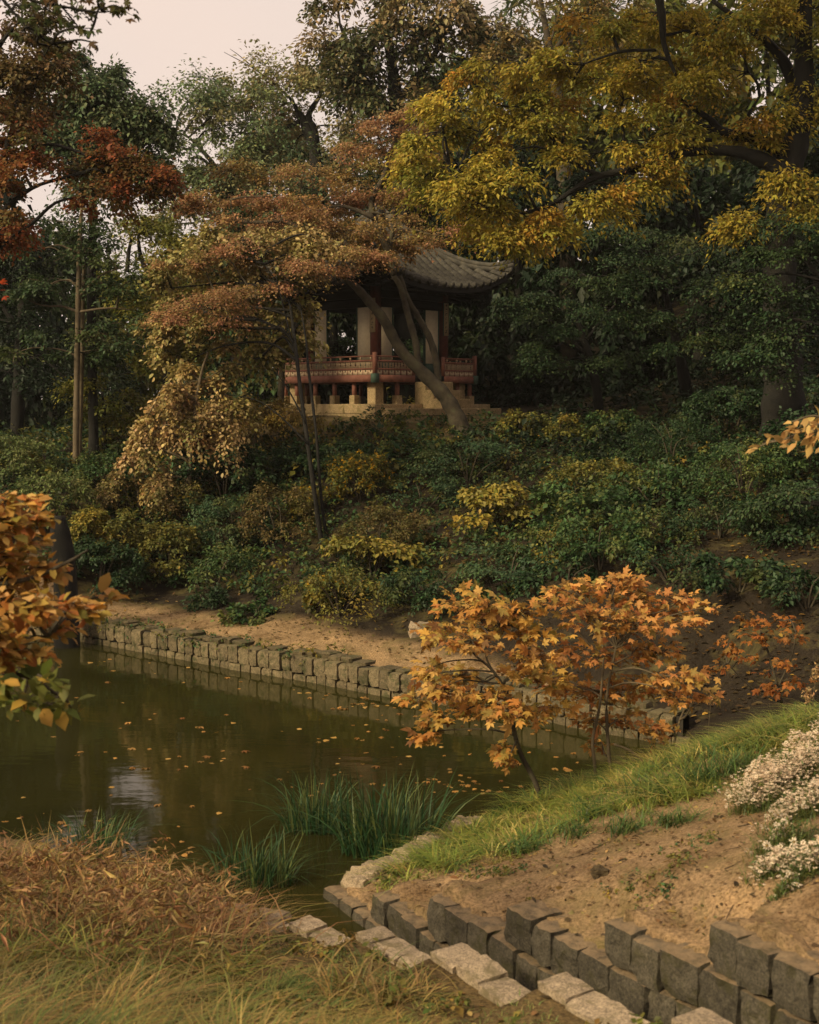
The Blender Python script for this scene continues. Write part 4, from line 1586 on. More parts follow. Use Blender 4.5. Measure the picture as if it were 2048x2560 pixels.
# -- tan vine-clad tree on twin slim stems left of the pavilion
tree('vine_clad_tree', 'tan and olive large-leaved tree on twin slim stems left of the pavilion', 'tree',
     [rooted(PP([(812, 1424, 15), (800, 1330, 13), (775, 1150, 11), (752, 980, 10, .6), (738, 860, 9, 1.4), (725, 760, 6, 2.4)], 26.2)),
      rooted(PP([(826, 1424, 10), (806, 1270, 8), (790, 1080, 7), (772, 930, 7, .8), (765, 850, 5, 1.4), (750, 760, 4, 2.4)], 26.3)),
      PP([(738, 860, 6), (700, 820, 4), (640, 800, 2)], 27.6), PP([(725, 760, 6), (660, 660, 4), (600, 600, 2)], 28.6), PP([(742, 900, 5), (712, 780, 4), (690, 690, 2)], 27.6),
      PP([(770, 1110, 6), (700, 1040, 4), (640, 1000, 3), (560, 985, 2)], 26.2), PP([(765, 1060, 5), (730, 990, 4), (690, 930, 2)], 26.2)],
     PB([(680, 610, 110, 60), (580, 620, 90, 50), (640, 700, 110, 56), (740, 640, 70, 50), (530, 840, 90, 54), (470, 900, 70, 50), (600, 800, 100, 50), (700, 780, 70, 36), (740, 830, 40, 40), (660, 860, 70, 50), (800, 600, 60, 40), (500, 770, 70, 50), (440, 830, 50, 40), (560, 730, 80, 44), (610, 880, 70, 40), (430, 720, 80, 50), (480, 660, 80, 44), (400, 800, 60, 40)], 29.4),
     P_TANG, leaf=(.11, .72), dens=1.1, seed=21, bark='darkbark', r_spray=.5, flat=.3, droop=.6, up=.65, fill=.6, shape=OVAL)
tree('hanging_vine_shrub', 'drooping tan-leaved shrub spilling down the slope left of the pavilion', 'shrub',
     [rooted(PP([(470, 1250, 14), (480, 1100, 12), (500, 950, 8), (520, 880, 5)], 28.4)), PP([(490, 1000, 8), (420, 960, 5), (370, 1040, 3)], 28.4)],
     PB([(500, 950, 90, 50), (440, 1000, 80, 44), (400, 1070, 80, 44), (370, 1130, 60, 40), (460, 1110, 90, 50), (560, 1040, 90, 36), (420, 1190, 70, 40), (540, 1090, 80, 40)], 28.4),
     P_TAN, leaf=(.1, .66), dens=1.3, seed=22, bark='twigbark', r_spray=.4, flat=.4, droop=.9, up=.55, fill=.6, shape=OVAL)
tree('golden_shrub', 'low dome of dry golden leaves in front of the pavilion platform', 'shrub',
     [rooted(PP([(640, 1130, 10), (635, 1060, 7), (620, 1010, 4)], 30.6))],
     PB([(600, 1010, 100, 28), (690, 1030, 100, 26), (520, 1020, 60, 26), (740, 1055, 70, 14), (640, 1050, 120, 20)], 30.6),
     [((.27, .19, .055), 3), ((.22, .17, .06), 2), ((.2, .13, .05), 1)], leaf=(.07, .6), dens=1.5, seed=23, bark='twigbark', r_spray=.36, flat=.25, droop=.6, fill=.65)

# -- the leaning rust-coloured maple in front of the pavilion
tree('leaning_maple', 'leaning maple with rust-red tiers of leaves crossing in front of the pavilion', 'tree',
     [rooted(PP([(1165, 1096, 56), (1140, 1040, 44), (1108, 985, 38), (1050, 925, 32), (1000, 872, 28), (960, 800, 25), (915, 745, 22), (880, 708, 18), (840, 680, 10)], 30.6)),
      PP([(1046, 920, 18), (1040, 860, 18), (1018, 780, 16), (1002, 720, 15), (985, 690, 14)], 30.6),
      PP([(1096, 965, 18), (1090, 900, 18), (1074, 845, 17), (1050, 800, 16), (1018, 745, 15), (1000, 690, 14)], 30.8),
      PP([(985, 690, 16), (975, 640, 18), (950, 580, 18), (935, 540, 17), (930, 500, 14), (960, 440, 12), (985, 360, 9), (1015, 280, 6)], 30.6),
      PP([(972, 630, 14), (985, 560, 10), (990, 520, 6)], 30.7),
      PP([(935, 545, 14), (890, 525, 10), (845, 515, 7), (780, 530, 4)], 30.5), PP([(960, 440, 8), (975, 400, 7), (950, 355, 5), (940, 310, 3)], 30.6),
      PP([(880, 700, 10), (820, 640, 7), (730, 560, 10), (640, 556, 9), (560, 550, 7), (520, 528, 4)], 30.4), PP([(640, 556, 7), (590, 545, 5), (575, 500, 3)], 30.4),
      PP([(930, 530, 7), (960, 535, 5), (985, 530, 3)], 30.5), PP([(840, 680, 8), (760, 700, 5, -1), (640, 740, 3, -1.8), (540, 775, 2, -2)], 30.4)],
     PB([(960, 320, 80, 36), (1030, 290, 60, 40), (1000, 400, 80, 36), (910, 360, 60, 30), (920, 470, 100, 36), (740, 440, 90, 28), (830, 510, 110, 34), (660, 490, 80, 26), (530, 500, 60, 20), (500, 520, 50, 14), (640, 560, 90, 26), (1090, 590, 90, 30, -.8), (1010, 560, 60, 30),
         (880, 640, 130, 22, -.9), (960, 660, 60, 16, -.9), (780, 670, 100, 22, -1.4), (700, 705, 100, 24, -1.9), (610, 735, 100, 22, -2.2), (520, 770, 90, 24, -2.4), (460, 790, 60, 18, -2.4), (570, 795, 70, 20, -2.4), (560, 640, 80, 20, -1.8), (470, 660, 60, 16, -1.8), (650, 620, 80, 20, -1.4), (760, 580, 80, 26), (860, 580, 80, 26), (1010, 480, 60, 34), (1050, 350, 40, 40)], 30.5),
     P_RUST, leaf=(.07, .7), dens=1.4, seed=24, bark='bark', r_spray=.5, flat=.13, droop=.32, up=1.1, fill=.85, mat='thinleaf', limb_r=.03)
tree('olive_maple', 'olive and brown understorey maple filling between the rust tiers left of the pavilion roof', 'tree',
     [rooted(PP([(700, 1100, 18), (710, 800, 16), (720, 640, 10)], 33)), PP([(715, 720, 8), (600, 640, 4)], 33)],
     PB([(860, 600, 90, 40), (800, 560, 90, 40), (720, 520, 110, 40), (620, 620, 90, 40), (930, 600, 60, 40), (760, 620, 90, 40), (1000, 610, 60, 30), (560, 680, 90, 40), (640, 790, 80, 50), (880, 420, 80, 60), (640, 430, 90, 40)], 32.6),
     P_RUSTG, leaf=(.1, .65), dens=1.1, seed=25, bark='bark', r_spray=.5, flat=.22, droop=.5, fill=.55)

# -- the great yellow tree on the right
tree('great_yellow_tree', 'great golden-olive tree with a dark trunk at the right and one long low branch', 'tree',
     [rooted(PP([(1960, 985, 104), (1952, 800, 84), (1950, 600, 74), (1958, 480, 72), (1985, 380, 66), (2010, 250, 50), (2010, 60, 40), (2030, -160, 20)], 26)),
      PP([(1960, 430, 50), (1880, 390, 34), (1800, 376, 26), (1700, 384, 22), (1600, 420, 20), (1500, 440, 17), (1440, 470, 13), (1380, 510, 10), (1300, 535, 8), (1220, 540, 6)], 26),
      PP([(1500, 440, 14), (1460, 420, 12), (1430, 405, 9), (1400, 380, 6)], 26), PP([(1960, 380, 40), (1880, 345, 30), (1810, 330, 22), (1770, 295, 16), (1720, 262, 10), (1680, 230, 6)], 26.2),
      PP([(1800, 330, 16), (1740, 308, 9), (1690, 302, 5)], 26.3), PP([(2000, 250, 40), (1950, 140, 26), (1860, 60, 16), (1780, 0, 10)], 26.4),
      PP([(1690, 190, 7), (1660, 110, 14), (1655, 40, 20), (1640, -40, 26)], 25.6), PP([(1640, 125, 8), (1560, 128, 8), (1500, 145, 6), (1460, 160, 4)], 25.6),
      PP([(1840, 350, 14), (1870, 290, 9), (1900, 240, 5)], 26), PP([(1300, 535, 6), (1200, 510, 5), (1130, 470, 4)], 26), PP([(1780, 350, 10), (1680, 350, 6), (1560, 352, 3)], 26)],
     PB([(1110, 270, 80, 46), (1190, 215, 80, 50), (1110, 330, 70, 40), (1120, 440, 90, 46), (1200, 330, 120, 60), (1180, 480, 110, 34), (1300, 260, 110, 60), (1310, 370, 110, 50), (1300, 450, 110, 36), (1250, 520, 70, 26), (1330, 560, 80, 22), (1260, 600, 60, 20),
         (1430, 210, 110, 70), (1420, 310, 110, 50), (1500, 380, 100, 40), (1540, 480, 90, 36), (1480, 520, 50, 36), (1560, 250, 120, 70), (1600, 150, 120, 70), (1650, 340, 100, 46), (1640, 440, 90, 26), (1720, 210, 120, 80), (1750, 90, 130, 80),
         (1780, 330, 90, 50), (1870, 180, 120, 80), (1880, 60, 130, 70), (1920, 300, 90, 60), (2010, 160, 100, 90), (2010, 340, 70, 70), (1990, 470, 60, 50, -1), (2020, 550, 60, 40, -1), (1650, 30, 120, 70), (1500, 60, 90, 60), (1350, 180, 80, 50), (2030, 20, 90, 80), (1880, 560, 50, 24), (1110, 490, 70, 30, 1.5), (1060, 430, 50, 34, 1.5), (1180, 555, 70, 22, 1.5), (1290, 600, 60, 18, 1.5), (1360, 560, 50, 20, 1), (1070, 380, 50, 30, 1.5)], 26) + [(np.array(c_), r_, r_ * .5, r_) for c_, r_ in (((1.0, 25, 13.8), 1.8), ((3.4, 23.6, 14.4), 2.2), ((6, 22.4, 14.2), 2.3), ((8.6, 24.5, 15), 2.4), ((4.2, 27.6, 15.2), 2.3), ((9.6, 21, 12.8), 2.2), ((1.2, 22.4, 13.4), 1.5), ((6.4, 26, 16.2), 2.2), ((11, 24.5, 12), 2.3), ((3.2, 20.6, 13.2), 1.6))],  # world-placed masses: unseen canopy added above to shade the right slope
     P_OCHRE, leaf=(.115, .46), dens=1.5, seed=31, bark='darkbark', r_spray=.55, flat=.18, droop=.6, up=.75, fill=.62, mat='thinleaf')
tree('teal_maple', 'blue-green maple behind the pavilion, its leaves showing through the door openings', 'tree',
     [rooted(PP([(900, 1000, 20), (905, 850, 16), (890, 760, 8)], 41))],
     PB([(860, 830, 90, 40), (790, 800, 80, 40), (960, 820, 80, 40), (870, 890, 110, 36), (980, 890, 90, 40), (750, 880, 80, 40), (860, 760, 110, 40), (700, 830, 70, 60)], 41),
     [((.05, .09, .055), 3), ((.07, .11, .055), 2), ((.1, .12, .05), .8)], leaf=(.11, .6), dens=1.3, seed=40, bark='darkbark', r_spray=.6, flat=.15, droop=.4, up=1, fill=.7)
# -- the shaded green maples right of the pavilion
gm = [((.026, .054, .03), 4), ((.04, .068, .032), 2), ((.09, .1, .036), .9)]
tree('green_maple', 'deep green maple with feathery tiers just right of the pavilion roof', 'tree',
     [rooted(PP([(1500, 1090, 26), (1490, 960, 24), (1460, 850, 18), (1430, 760, 10)], 33.5)), PP([(1480, 900, 12), (1400, 820, 7), (1330, 770, 4)], 33.5), PP([(1465, 850, 10), (1540, 760, 6)], 33.5)],
     PB([(1460, 690, 140, 24), (1390, 740, 110, 22), (1560, 720, 120, 28), (1340, 790, 80, 20), (1480, 780, 120, 26), (1380, 830, 80, 20), (1300, 740, 60, 20), (1420, 900, 90, 22), (1370, 870, 60, 18), (1560, 800, 100, 26)], 32),
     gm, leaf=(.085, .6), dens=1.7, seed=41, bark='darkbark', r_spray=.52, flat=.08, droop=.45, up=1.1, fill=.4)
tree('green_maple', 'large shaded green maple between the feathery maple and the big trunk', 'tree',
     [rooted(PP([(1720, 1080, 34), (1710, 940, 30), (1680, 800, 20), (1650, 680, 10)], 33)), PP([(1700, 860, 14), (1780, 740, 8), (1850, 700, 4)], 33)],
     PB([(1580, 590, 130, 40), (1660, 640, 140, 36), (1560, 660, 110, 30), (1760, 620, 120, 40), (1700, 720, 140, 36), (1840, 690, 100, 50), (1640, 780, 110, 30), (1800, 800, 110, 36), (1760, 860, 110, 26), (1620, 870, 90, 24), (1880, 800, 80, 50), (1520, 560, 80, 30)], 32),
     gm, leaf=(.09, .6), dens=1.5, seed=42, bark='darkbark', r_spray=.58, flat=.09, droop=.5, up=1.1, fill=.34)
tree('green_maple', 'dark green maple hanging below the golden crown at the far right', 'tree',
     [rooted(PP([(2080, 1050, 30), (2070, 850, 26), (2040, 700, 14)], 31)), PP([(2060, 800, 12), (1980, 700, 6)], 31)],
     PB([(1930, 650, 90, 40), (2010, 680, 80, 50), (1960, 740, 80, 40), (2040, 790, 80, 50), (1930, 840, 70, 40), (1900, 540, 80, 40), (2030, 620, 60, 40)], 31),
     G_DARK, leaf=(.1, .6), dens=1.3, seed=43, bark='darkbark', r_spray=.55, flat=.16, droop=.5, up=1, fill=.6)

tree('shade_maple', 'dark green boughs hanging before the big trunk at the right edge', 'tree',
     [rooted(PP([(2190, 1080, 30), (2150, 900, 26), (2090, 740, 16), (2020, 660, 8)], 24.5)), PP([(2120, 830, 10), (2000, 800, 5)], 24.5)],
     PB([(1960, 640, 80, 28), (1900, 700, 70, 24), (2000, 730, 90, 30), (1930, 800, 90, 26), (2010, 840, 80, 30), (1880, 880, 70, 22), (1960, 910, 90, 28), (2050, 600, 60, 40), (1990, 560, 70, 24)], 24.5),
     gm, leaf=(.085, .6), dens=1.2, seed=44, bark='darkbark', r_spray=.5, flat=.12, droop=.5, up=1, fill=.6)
tree('shade_maple', 'low dark green maple leaning over the leaf-strewn slope at the right edge', 'tree',
     [rooted(PP([(2180, 1500, 26), (2150, 1380, 22), (2080, 1280, 12), (2000, 1240, 6)], 20.5))],
     PB([(2000, 1230, 90, 30), (1920, 1260, 80, 24), (2040, 1300, 70, 30), (1960, 1330, 70, 20)], 20.5),
     gm, leaf=(.08, .6), dens=1.1, seed=45, bark='darkbark', r_spray=.42, flat=.12, droop=.5, up=1, fill=.55)

# =================================================================== SHRUBS ON THE SLOPE
def shrub(name, label, px, py, rx, ry, pal, leaf=(.09, .6), dens=1.0, seed=0, flat=.25, droop=.5, up=.8, shape=KITE, mat='leaf', group=None, rs_=.34, fill=.75, cat='shrub', bark='bark', stems=4, off=0.0):
    """py is the middle of the bush in the photograph, it stands on the slope below"""
    b = ground_at(px, py + ry * .85)
    D = b[1] + off
    s = ppm(D)
    w, h = rx / s, 2 * ry / s
    rng = np.random.default_rng(seed)
    b = np.array([at(px, py, D)[0], D, gz(at(px, py, D)[0], D)])
    zc = at(px, py, D)[2]
    zt = at(px, py - ry, D)[2]
    h = max(zt - b[2], .35)
    root = empty(name, b, label, cat, group)
    st = Acc()
    for i in range(stems):
        a = rng.uniform(0, 6.28)
        e = np.array([math.cos(a) * w * rng.uniform(.2, .7), math.sin(a) * w * .6 * rng.uniform(.2, .8), h * rng.uniform(.55, .95)])
        m_ = e * .5 + np.array([0, 0, .1 * h]) + rng.normal(0, .05, 3)
        st.add(*tube_geo(smooth_path([np.array([0, 0, -.1]), m_, e], 4), np.linspace(.022, .006, 9), 4, False))
    st.obj('stems', M[bark], root, False, 'stuff')
    cr = Acc()
    rr = min(rs_, w * .6)
    k = max(4, int(fill * 5.2 * (w * h * 1.3) / (rr ** 1.9)))
    for i in range(k):
        a = rng.uniform(0, 6.28)
        u = rng.uniform(0, 1) ** .5
        el = rng.uniform(.05, 1) ** .8
        ring = math.sqrt(max(.05, 1 - (el * .92) ** 2.2))
        p = np.array([math.cos(a) * w * ring * (.45 + .55 * u), math.sin(a) * w * .85 * ring * (.45 + .55 * u), h * (.08 + .86 * el)])
        n = int(80 * dens * rng.uniform(.6, 1.4))
        spray(cr, rng, p, rr * rng.uniform(.7, 1.2), n, leaf, pal, flat, droop, p if rng.random() < .7 else None, shape, up)
        N_LEAVES[0] += n
    cr.obj('foliage', M[mat], root)
    return root


SG = [((.036, .078, .036), 3), ((.055, .095, .04), 2), ((.12, .125, .04), 1)]
SD = [((.02, .046, .025), 3), ((.03, .06, .03), 2), ((.07, .08, .03), .8)]
SO = [((.12, .12, .035), 3), ((.17, .15, .04), 2), ((.075, .09, .032), 2), ((.25, .18, .04), .8)]
SY = [((.23, .19, .05), 3), ((.14, .14, .04), 2), ((.32, .23, .05), 1)]
SB = [((.12, .085, .04), 3), ((.09, .075, .03), 2), ((.07, .075, .028), 1.5)]
SP = [((.19, .14, .075), 3), ((.14, .12, .055), 2), ((.09, .10, .035), 1.5)]
ST_ = [((.042, .085, .055), 3), ((.06, .1, .055), 2), ((.11, .125, .055), 1)]
shr = [
    # name, label, px, py, rx, ry, palette, options
    ('pale_bush', 'pale grey-green bush at the left edge of the far bank above the orange branch', 30, 1150, 110, 70, P_PALEGR, {}),
    ('pale_bush', 'pale green bush with fine leaves right of the slim trunks, low on the left bank', 130, 1245, 110, 60, P_PALEGR, {}),
    ('green_bush', 'mid-green bush at the foot of the slim pale trunk', 250, 1190, 90, 55, SG, {}),
    ('tan_bush', 'pinkish tan bush low on the left slope below the drooping vines', 345, 1240, 100, 60, SP, {}),
    ('olive_bush', 'olive bush with yellow patches above the left end of the bare bank', 270, 1330, 100, 62, SO, {}),
    ('yellow_bush', 'small bush with bright yellow leaf clusters beside the dark stump at left', 225, 1310, 50, 40, SY, {'off': -.6}),
    ('dark_bush', 'dark green bush overhanging the left end of the bare bank', 250, 1420, 110, 70, SD, {}),
    ('brown_bush', 'brownish bush between the tan bush and the dark bushes under the twin stems', 440, 1260, 80, 60, SB, {}),
    ('olive_bush', 'olive bush in the middle of the left slope above the green groundcover', 420, 1380, 110, 70, SO, {}),
    ('dark_bush', 'large dark bush left of the twin slim stems', 560, 1190, 130, 90, SD, {}),
    ('teal_bush', 'blue-green bush below the large dark bush left of the twin stems', 570, 1310, 120, 70, ST_, {}),
    ('dark_bush', 'dark bush directly under the golden dome of leaves', 680, 1160, 110, 46, SD, {}),
    ('dark_bush', 'shadowed bush behind the feet of the twin slim stems', 700, 1290, 100, 80, SB, {}),
    ('green_bush', 'green bush with broad leaves at the edge of the bare bank, left of centre', 540, 1420, 110, 60, SG, {}),
    ('green_bush', 'bright green low bush creeping onto the bare bank', 620, 1530, 60, 28, SG, {'rs_': .25}),
    ('green_bush', 'low green bush on the bare bank left of the creeping one', 520, 1500, 50, 26, SD, {'rs_': .25}),
    ('flowering_bush', 'bush sprinkled with small yellow flowers right of the twin stems', 900, 1200, 85, 70, SO, {'flowers': 1}),
    ('flowering_bush', 'small bush with a few yellow flowers left of the twin stems', 765, 1245, 40, 34, SO, {'flowers': 1, 'off': -.5}),
    ('dark_bush', 'dark glossy bush below the left corner of the pavilion platform', 860, 1140, 130, 34, SD, {}),
    ('green_bush', 'bushy green shrub under the foot of the leaning maple', 1030, 1135, 90, 32, SG, {}),
    ('feathery_maple', 'low feathery green maple on the slope below the leaning maple', 1170, 1160, 130, 60, ST_, {'feather': 1}),
    ('feathery_maple', 'small feathery green maple left of and below the larger one on the slope', 1060, 1245, 90, 40, ST_, {'feather': 1}),
    ('brown_bush', 'dry brown thicket in the centre of the slope', 960, 1340, 130, 70, SB, {}),
    ('yellow_bush', 'yellowing bush with flat tiers on the slope right of centre', 1210, 1280, 110, 70, SY, {'feather': 1, 'lf': .1}),
    ('yellow_bush', 'olive-yellow bush just above the dark hollow at the foot of the slope', 930, 1400, 120, 60, SY, {'feather': 1, 'lf': .1}),
    ('olive_bush', 'spreading olive bush with long stems at the foot of the slope', 850, 1490, 150, 60, SO, {}),
    ('flowering_bush', 'yellow-flowered sprig low on the slope near the bare bank', 810, 1480, 50, 34, SO, {'flowers': 1, 'off': -.4}),
    ('feathery_maple', 'dark feathery maple low on the slope behind the orange maple', 1270, 1420, 130, 70, ST_, {'feather': 1}),
    ('green_bush', 'dim green bush at the foot of the slope beside the pale boulder', 1060, 1480, 110, 60, SD, {}),
    ('green_bush', 'trailing green bush below the terrace edge, centre right', 1440, 1290, 140, 80, SG, {}),
    ('yellow_bush', 'bush with yellow-green leaves right below the terrace edge', 1480, 1200, 130, 50, SO, {}),
    ('green_bush', 'broad-leaved green bush on the slope right of centre', 1500, 1370, 130, 70, SG, {}),
    ('olive_bush', 'olive bush on the slope above the orange maple crown', 1380, 1360, 90, 60, SO, {}),
    ('green_bush', 'deep green bush just above the orange maple crown', 1420, 1440, 110, 50, SD, {}),
    ('round_bush', 'small round bush with bare stems on the terrace, nearest the pavilion steps', 1310, 1070, 60, 44, SO, {}),
    ('round_bush', 'small round bush with bare stems standing in the middle of the terrace', 1400, 1075, 60, 40, SO, {}),
    ('round_bush', 'rightmost of the three small round bushes along the terrace', 1530, 1080, 70, 50, SG, {}),
    ('hedge_bush', 'dark green spreading bush below the green maples on the right slope', 1680, 1110, 120, 70, SD, {}),
    ('hedge_bush', 'dense dark bush in front of the big trunk', 1830, 1040, 130, 70, SD, {}),
    ('hedge_bush', 'green mounded bush right of the terrace edge', 1640, 1220, 130, 60, SG, {}),
    ('hedge_bush', 'wide dark bush at the right of the slope under the dry leaf cluster', 1860, 1180, 150, 80, SG, {}),
    ('hedge_bush', 'dark bush at the right edge above the leaf-strewn slope', 2020, 1120, 110, 90, SD, {}),
    ('hedge_bush', 'dim mounded bush above the leaf-strewn earth on the right', 1800, 1300, 140, 50, SD, {}),
    ('hedge_bush', 'dark low bush at the right edge below the dry leaf cluster', 1990, 1270, 110, 60, SD, {}),
    ('hedge_bush', 'dark low bush on the shaded slope just above the small orange maple', 1850, 1440, 130, 50, SD, {}),
    ('hedge_bush', 'dim green bush on the shaded slope right behind the orange maple crown', 1680, 1420, 110, 50, SD, {}),
    ('hedge_bush', 'dark bush at the right edge beside the small orange maple', 2020, 1480, 90, 50, SD, {}),
    ('green_bush', 'green bush in the middle of the slope left of the leaf-strewn earth', 1620, 1330, 120, 60, SG, {}),
    ('tuft_plant', 'tuft of strap-leaved green plants on the shaded earth of the right slope', 1890, 1310, 60, 30, SG, {}),
]
for i, (nm, lab, px, py, rx, ry, pal, op) in enumerate(shr):
    ft = op.get('feather')
    o = shrub(nm, lab, px, py, rx, ry, pal, leaf=(op.get('lf', .058 if ft else (.06, .075, .05, .068, .085)[i % 5]), (.62, .5, .7)[i % 3]), dens=2.2 if ft else (1.9, 1.5, 2.2, 1.7, 1.35)[i % 5], seed=700 + i, flat=.1 if ft else .28, droop=.3 if ft else .5,
              up=1.1 if ft else .75, rs_=op.get('rs_', .5 if ft else (.34, .42, .3, .38)[i % 4]), fill=.7 if ft else .75, off=op.get('off', 0))
    if op.get('flowers'):
        rng = np.random.default_rng(800 + i)
        fl = [c for c in o.children if c.name.startswith('foliage')][0]
        me = fl.data
        co = np.empty(len(me.vertices) * 3, np.float32)
        me.vertices.foreach_get('co', co)
        co = co.reshape(-1, 3)
        a = Acc()
        n = 150 if rx > 60 else 50
        q = co[rng.choice(len(co), n)] * np.array([1.06, 1.06, 1.04])
        leaf_cloud(a, np.repeat(q, 5, 0), rng.normal(0, 1, (n * 5, 3)) + np.array([0, -.6, .4]), rng.normal(0, .6, (n * 5, 3)) + np.array([0, -.6, .7]), .045, .032,
                   np.clip(np.array([.5, .29, .02]) * np.exp(rng.normal(0, .2, (n * 5, 1))), 0, .8))
        a.obj('blossoms', M['petal'], o, False, 'stuff')

P_, r_ = rooted(PP([(165, 1500, 60), (160, 1400, 56), (150, 1330, 50), (148, 1290, 26)], 22.9))
a = Acc()
a.add(*tube_geo(smooth_path(P_, 5) - P_[0], np.interp(np.linspace(0, 1, 1 + 5 * (len(P_) - 1)), np.linspace(0, 1, len(r_)), r_), 10))
o = a.obj('tree_stump', M['darkbark'], None, True)
o.location = P_[0]
tag(o, 'dark broken stump standing on the far bank behind the orange leaves at left', 'stump')

# =================================================================== GROUND COVER, GRASS, LITTER
def blades(acc, rng, P, h, w, cols, lean=.35, bend=.5, seg=3, az=None):
    n = len(P)
    a = rng.uniform(0, 2 * math.pi, n) if az is None else az
    d = np.stack([np.cos(a), np.sin(a), np.zeros(n)], 1)
    side = np.stack([-np.sin(a + rng.normal(0, .6, n)), np.cos(a), np.zeros(n)], 1)
    side = norm(side)
    ln = np.abs(rng.normal(lean, .22, n))
    bd = np.abs(rng.normal(bend, .3, n))
    t = np.linspace(0, 1, seg + 1)
    rows = []
    for k, tt in enumerate(t):
        c = P + d * (h * (ln * tt + bd * tt ** 2.4))[:, None]
        c[:, 2] += h * (tt * (1 - .18 * ln) - .45 * bd * tt ** 3)
        ww = w * (1 - tt ** 1.6) * .5 + .0004
        if k < seg:
            rows += [c - side * ww[:, None], c + side * ww[:, None]]
        else:
            rows += [c]
    V = np.stack(rows, 1)
    k = V.shape[1]
    off = np.arange(n) * k
    q = np.array([(2 * i, 2 * i + 1, 2 * i + 3, 2 * i + 2) for i in range(seg - 1)])
    tr = np.array([(2 * seg - 2, 2 * seg - 1, 2 * seg)])
    Fs = [(q[None] + off[:, None, None]).reshape(-1, 4), (tr[None] + off[:, None, None]).reshape(-1, 3)]
    acc.add(V.reshape(-1, 3), Fs, np.repeat(cols, k, 0))


def on_ground(x, y, dz=0):
    return np.stack([x, y, land(x, y) + dz], 1)


def scatter(rng, n, x0, x1, y0, y1, keep):
    x, y = rng.uniform(x0, x1, n), rng.uniform(y0, y1, n)
    m = keep(x, y) > rng.uniform(0, 1, n)
    return x[m], y[m]


rg = np.random.default_rng(21)
# undergrowth over the whole slope
x, y = scatter(rg, 9000, -11, 9, 21.5, 31.5, lambda x, y: sstep(.1, .5, y - np.interp(x, [-11, -7, -5.5, -4, -2, 0, 2, 4, 9], [25.4, 25.2, 25.8, 25.2, 23.2, 21.8, 20.4, 20.5, 20.4]))
               * (1 - .2 * sstep(2.8, 4.2, x) * sstep(23.5, 22, y)))
P = on_ground(x, y)
acc = Acc()
for i in range(len(P)):
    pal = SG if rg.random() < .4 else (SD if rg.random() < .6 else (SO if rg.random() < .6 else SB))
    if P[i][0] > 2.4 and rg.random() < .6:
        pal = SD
    if rg.random() < .4:
        spray(acc, rg, P[i] + UP * rg.uniform(.03, .35), rg.uniform(.16, .34), 22, (.085, .62), pal, .35, .5, None, KITE, .8)
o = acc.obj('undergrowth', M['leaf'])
tag(o, 'tangled green undergrowth covering the slope below the pavilion', 'undergrowth', None, 'stuff')
# carpet of green in front of / beside the wood further back
x, y = scatter(rg, 2100, -16, 16, 28, 42, lambda x, y: 1.0 - (np.hypot(x + .7, y - 35) < 4.6) * 1.0)
P = on_ground(x, y)
acc = Acc()
for i in range(len(P)):
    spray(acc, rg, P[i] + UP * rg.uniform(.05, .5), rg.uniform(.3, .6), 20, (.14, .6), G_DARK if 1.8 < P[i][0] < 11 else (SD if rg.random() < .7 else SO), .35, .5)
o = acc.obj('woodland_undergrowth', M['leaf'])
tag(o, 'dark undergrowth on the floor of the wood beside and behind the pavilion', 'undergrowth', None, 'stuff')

# moss and small weeds on top of the pond wall
acc = Acc()
for i in range(420):
    s = rg.uniform(2.2, 13) if i < 190 else rg.uniform(2.0, 6.2)
    p, d = far_pt(s)
    nn = np.array([-d[1], d[0], 0])
    nn = nn if nn[1] > 0 else -nn
    q = p + nn * rg.uniform(-.05, .42) + UP * rg.uniform(.3, .52)
    spray(acc, rg, q, rg.uniform(.06, .16) * (1.5 if s < 5 else 1), 24 if s < 5 else 14, (.05, .6), SO if rg.random() < .6 else SG, .3, .7)
o = acc.obj('wall_weeds', M['leaf'])
tag(o, 'small weeds and moss trailing over the top of the pond wall', 'weeds', None, 'stuff')

# leaf litter on the shaded right slope and on the bare banks
def litter(rng, x, y, size, cols, name, label):
    P = on_ground(x, y, .012)
    n = len(P)
    acc = Acc()
    leaf_cloud(acc, P, np.stack([rng.normal(0, 1, n), rng.normal(0, 1, n), rng.normal(.05, .18, n)], 1), UP[None] + rng.normal(0, .3, (n, 3)),
               size * np.exp(rng.normal(0, .3, n)), size * .7, cols(n), OVAL)
    o = acc.obj(name, M['leaf'])
    return tag(o, label, 'fallen leaves', None, 'stuff')


x, y = scatter(rg, 3800, 2.6, 9, 16.3, 24, lambda x, y: sstep(2.6, 3.8, x) * (pond_sd(x, y) > .3))
litter(rg, x, y, .085, lambda n: pick_cols(rg, [((.075, .047, .025), 4), ((.04, .028, .016), 4), ((.26, .15, .045), .9), ((.36, .2, .05), .5)], n), 'leaf_litter', 'brown fallen leaves covering the shaded earth of the right slope')
x, y = scatter(rg, 4200, -7, 3.4, 16.5, 26.5, lambda x, y: (pond_sd(x, y) > .5) * (pond_sd(x, y) < 2.6))
litter(rg, x, y, .065, lambda n: pick_cols(rg, [((.13, .085, .045), 4), ((.09, .065, .03), 3), ((.28, .17, .06), .8), ((.10, .10, .03), 1)], n), 'bank_litter', 'small dry leaves scattered over the bare bank beyond the pond')
x, y = scatter(rg, 5200, -.6, 4.6, 5.0, 13, lambda x, y: (x > poly_x(EP, y) + .3) * (pond_sd(x, y) > .3) * (.35 + 1.3 * np.clip(hnoise(x, y, .5, 8) + .2, 0, 1)))
litter(rg, x, y, .03, lambda n: pick_cols(rg, [((.14, .08, .045), 4), ((.06, .04, .024), 4), ((.24, .16, .08), 1.5), ((.1, .1, .035), 1.2)], n), 'bank_crumbs', 'crumbs of dry leaf and earth scattered over the bare right bank')
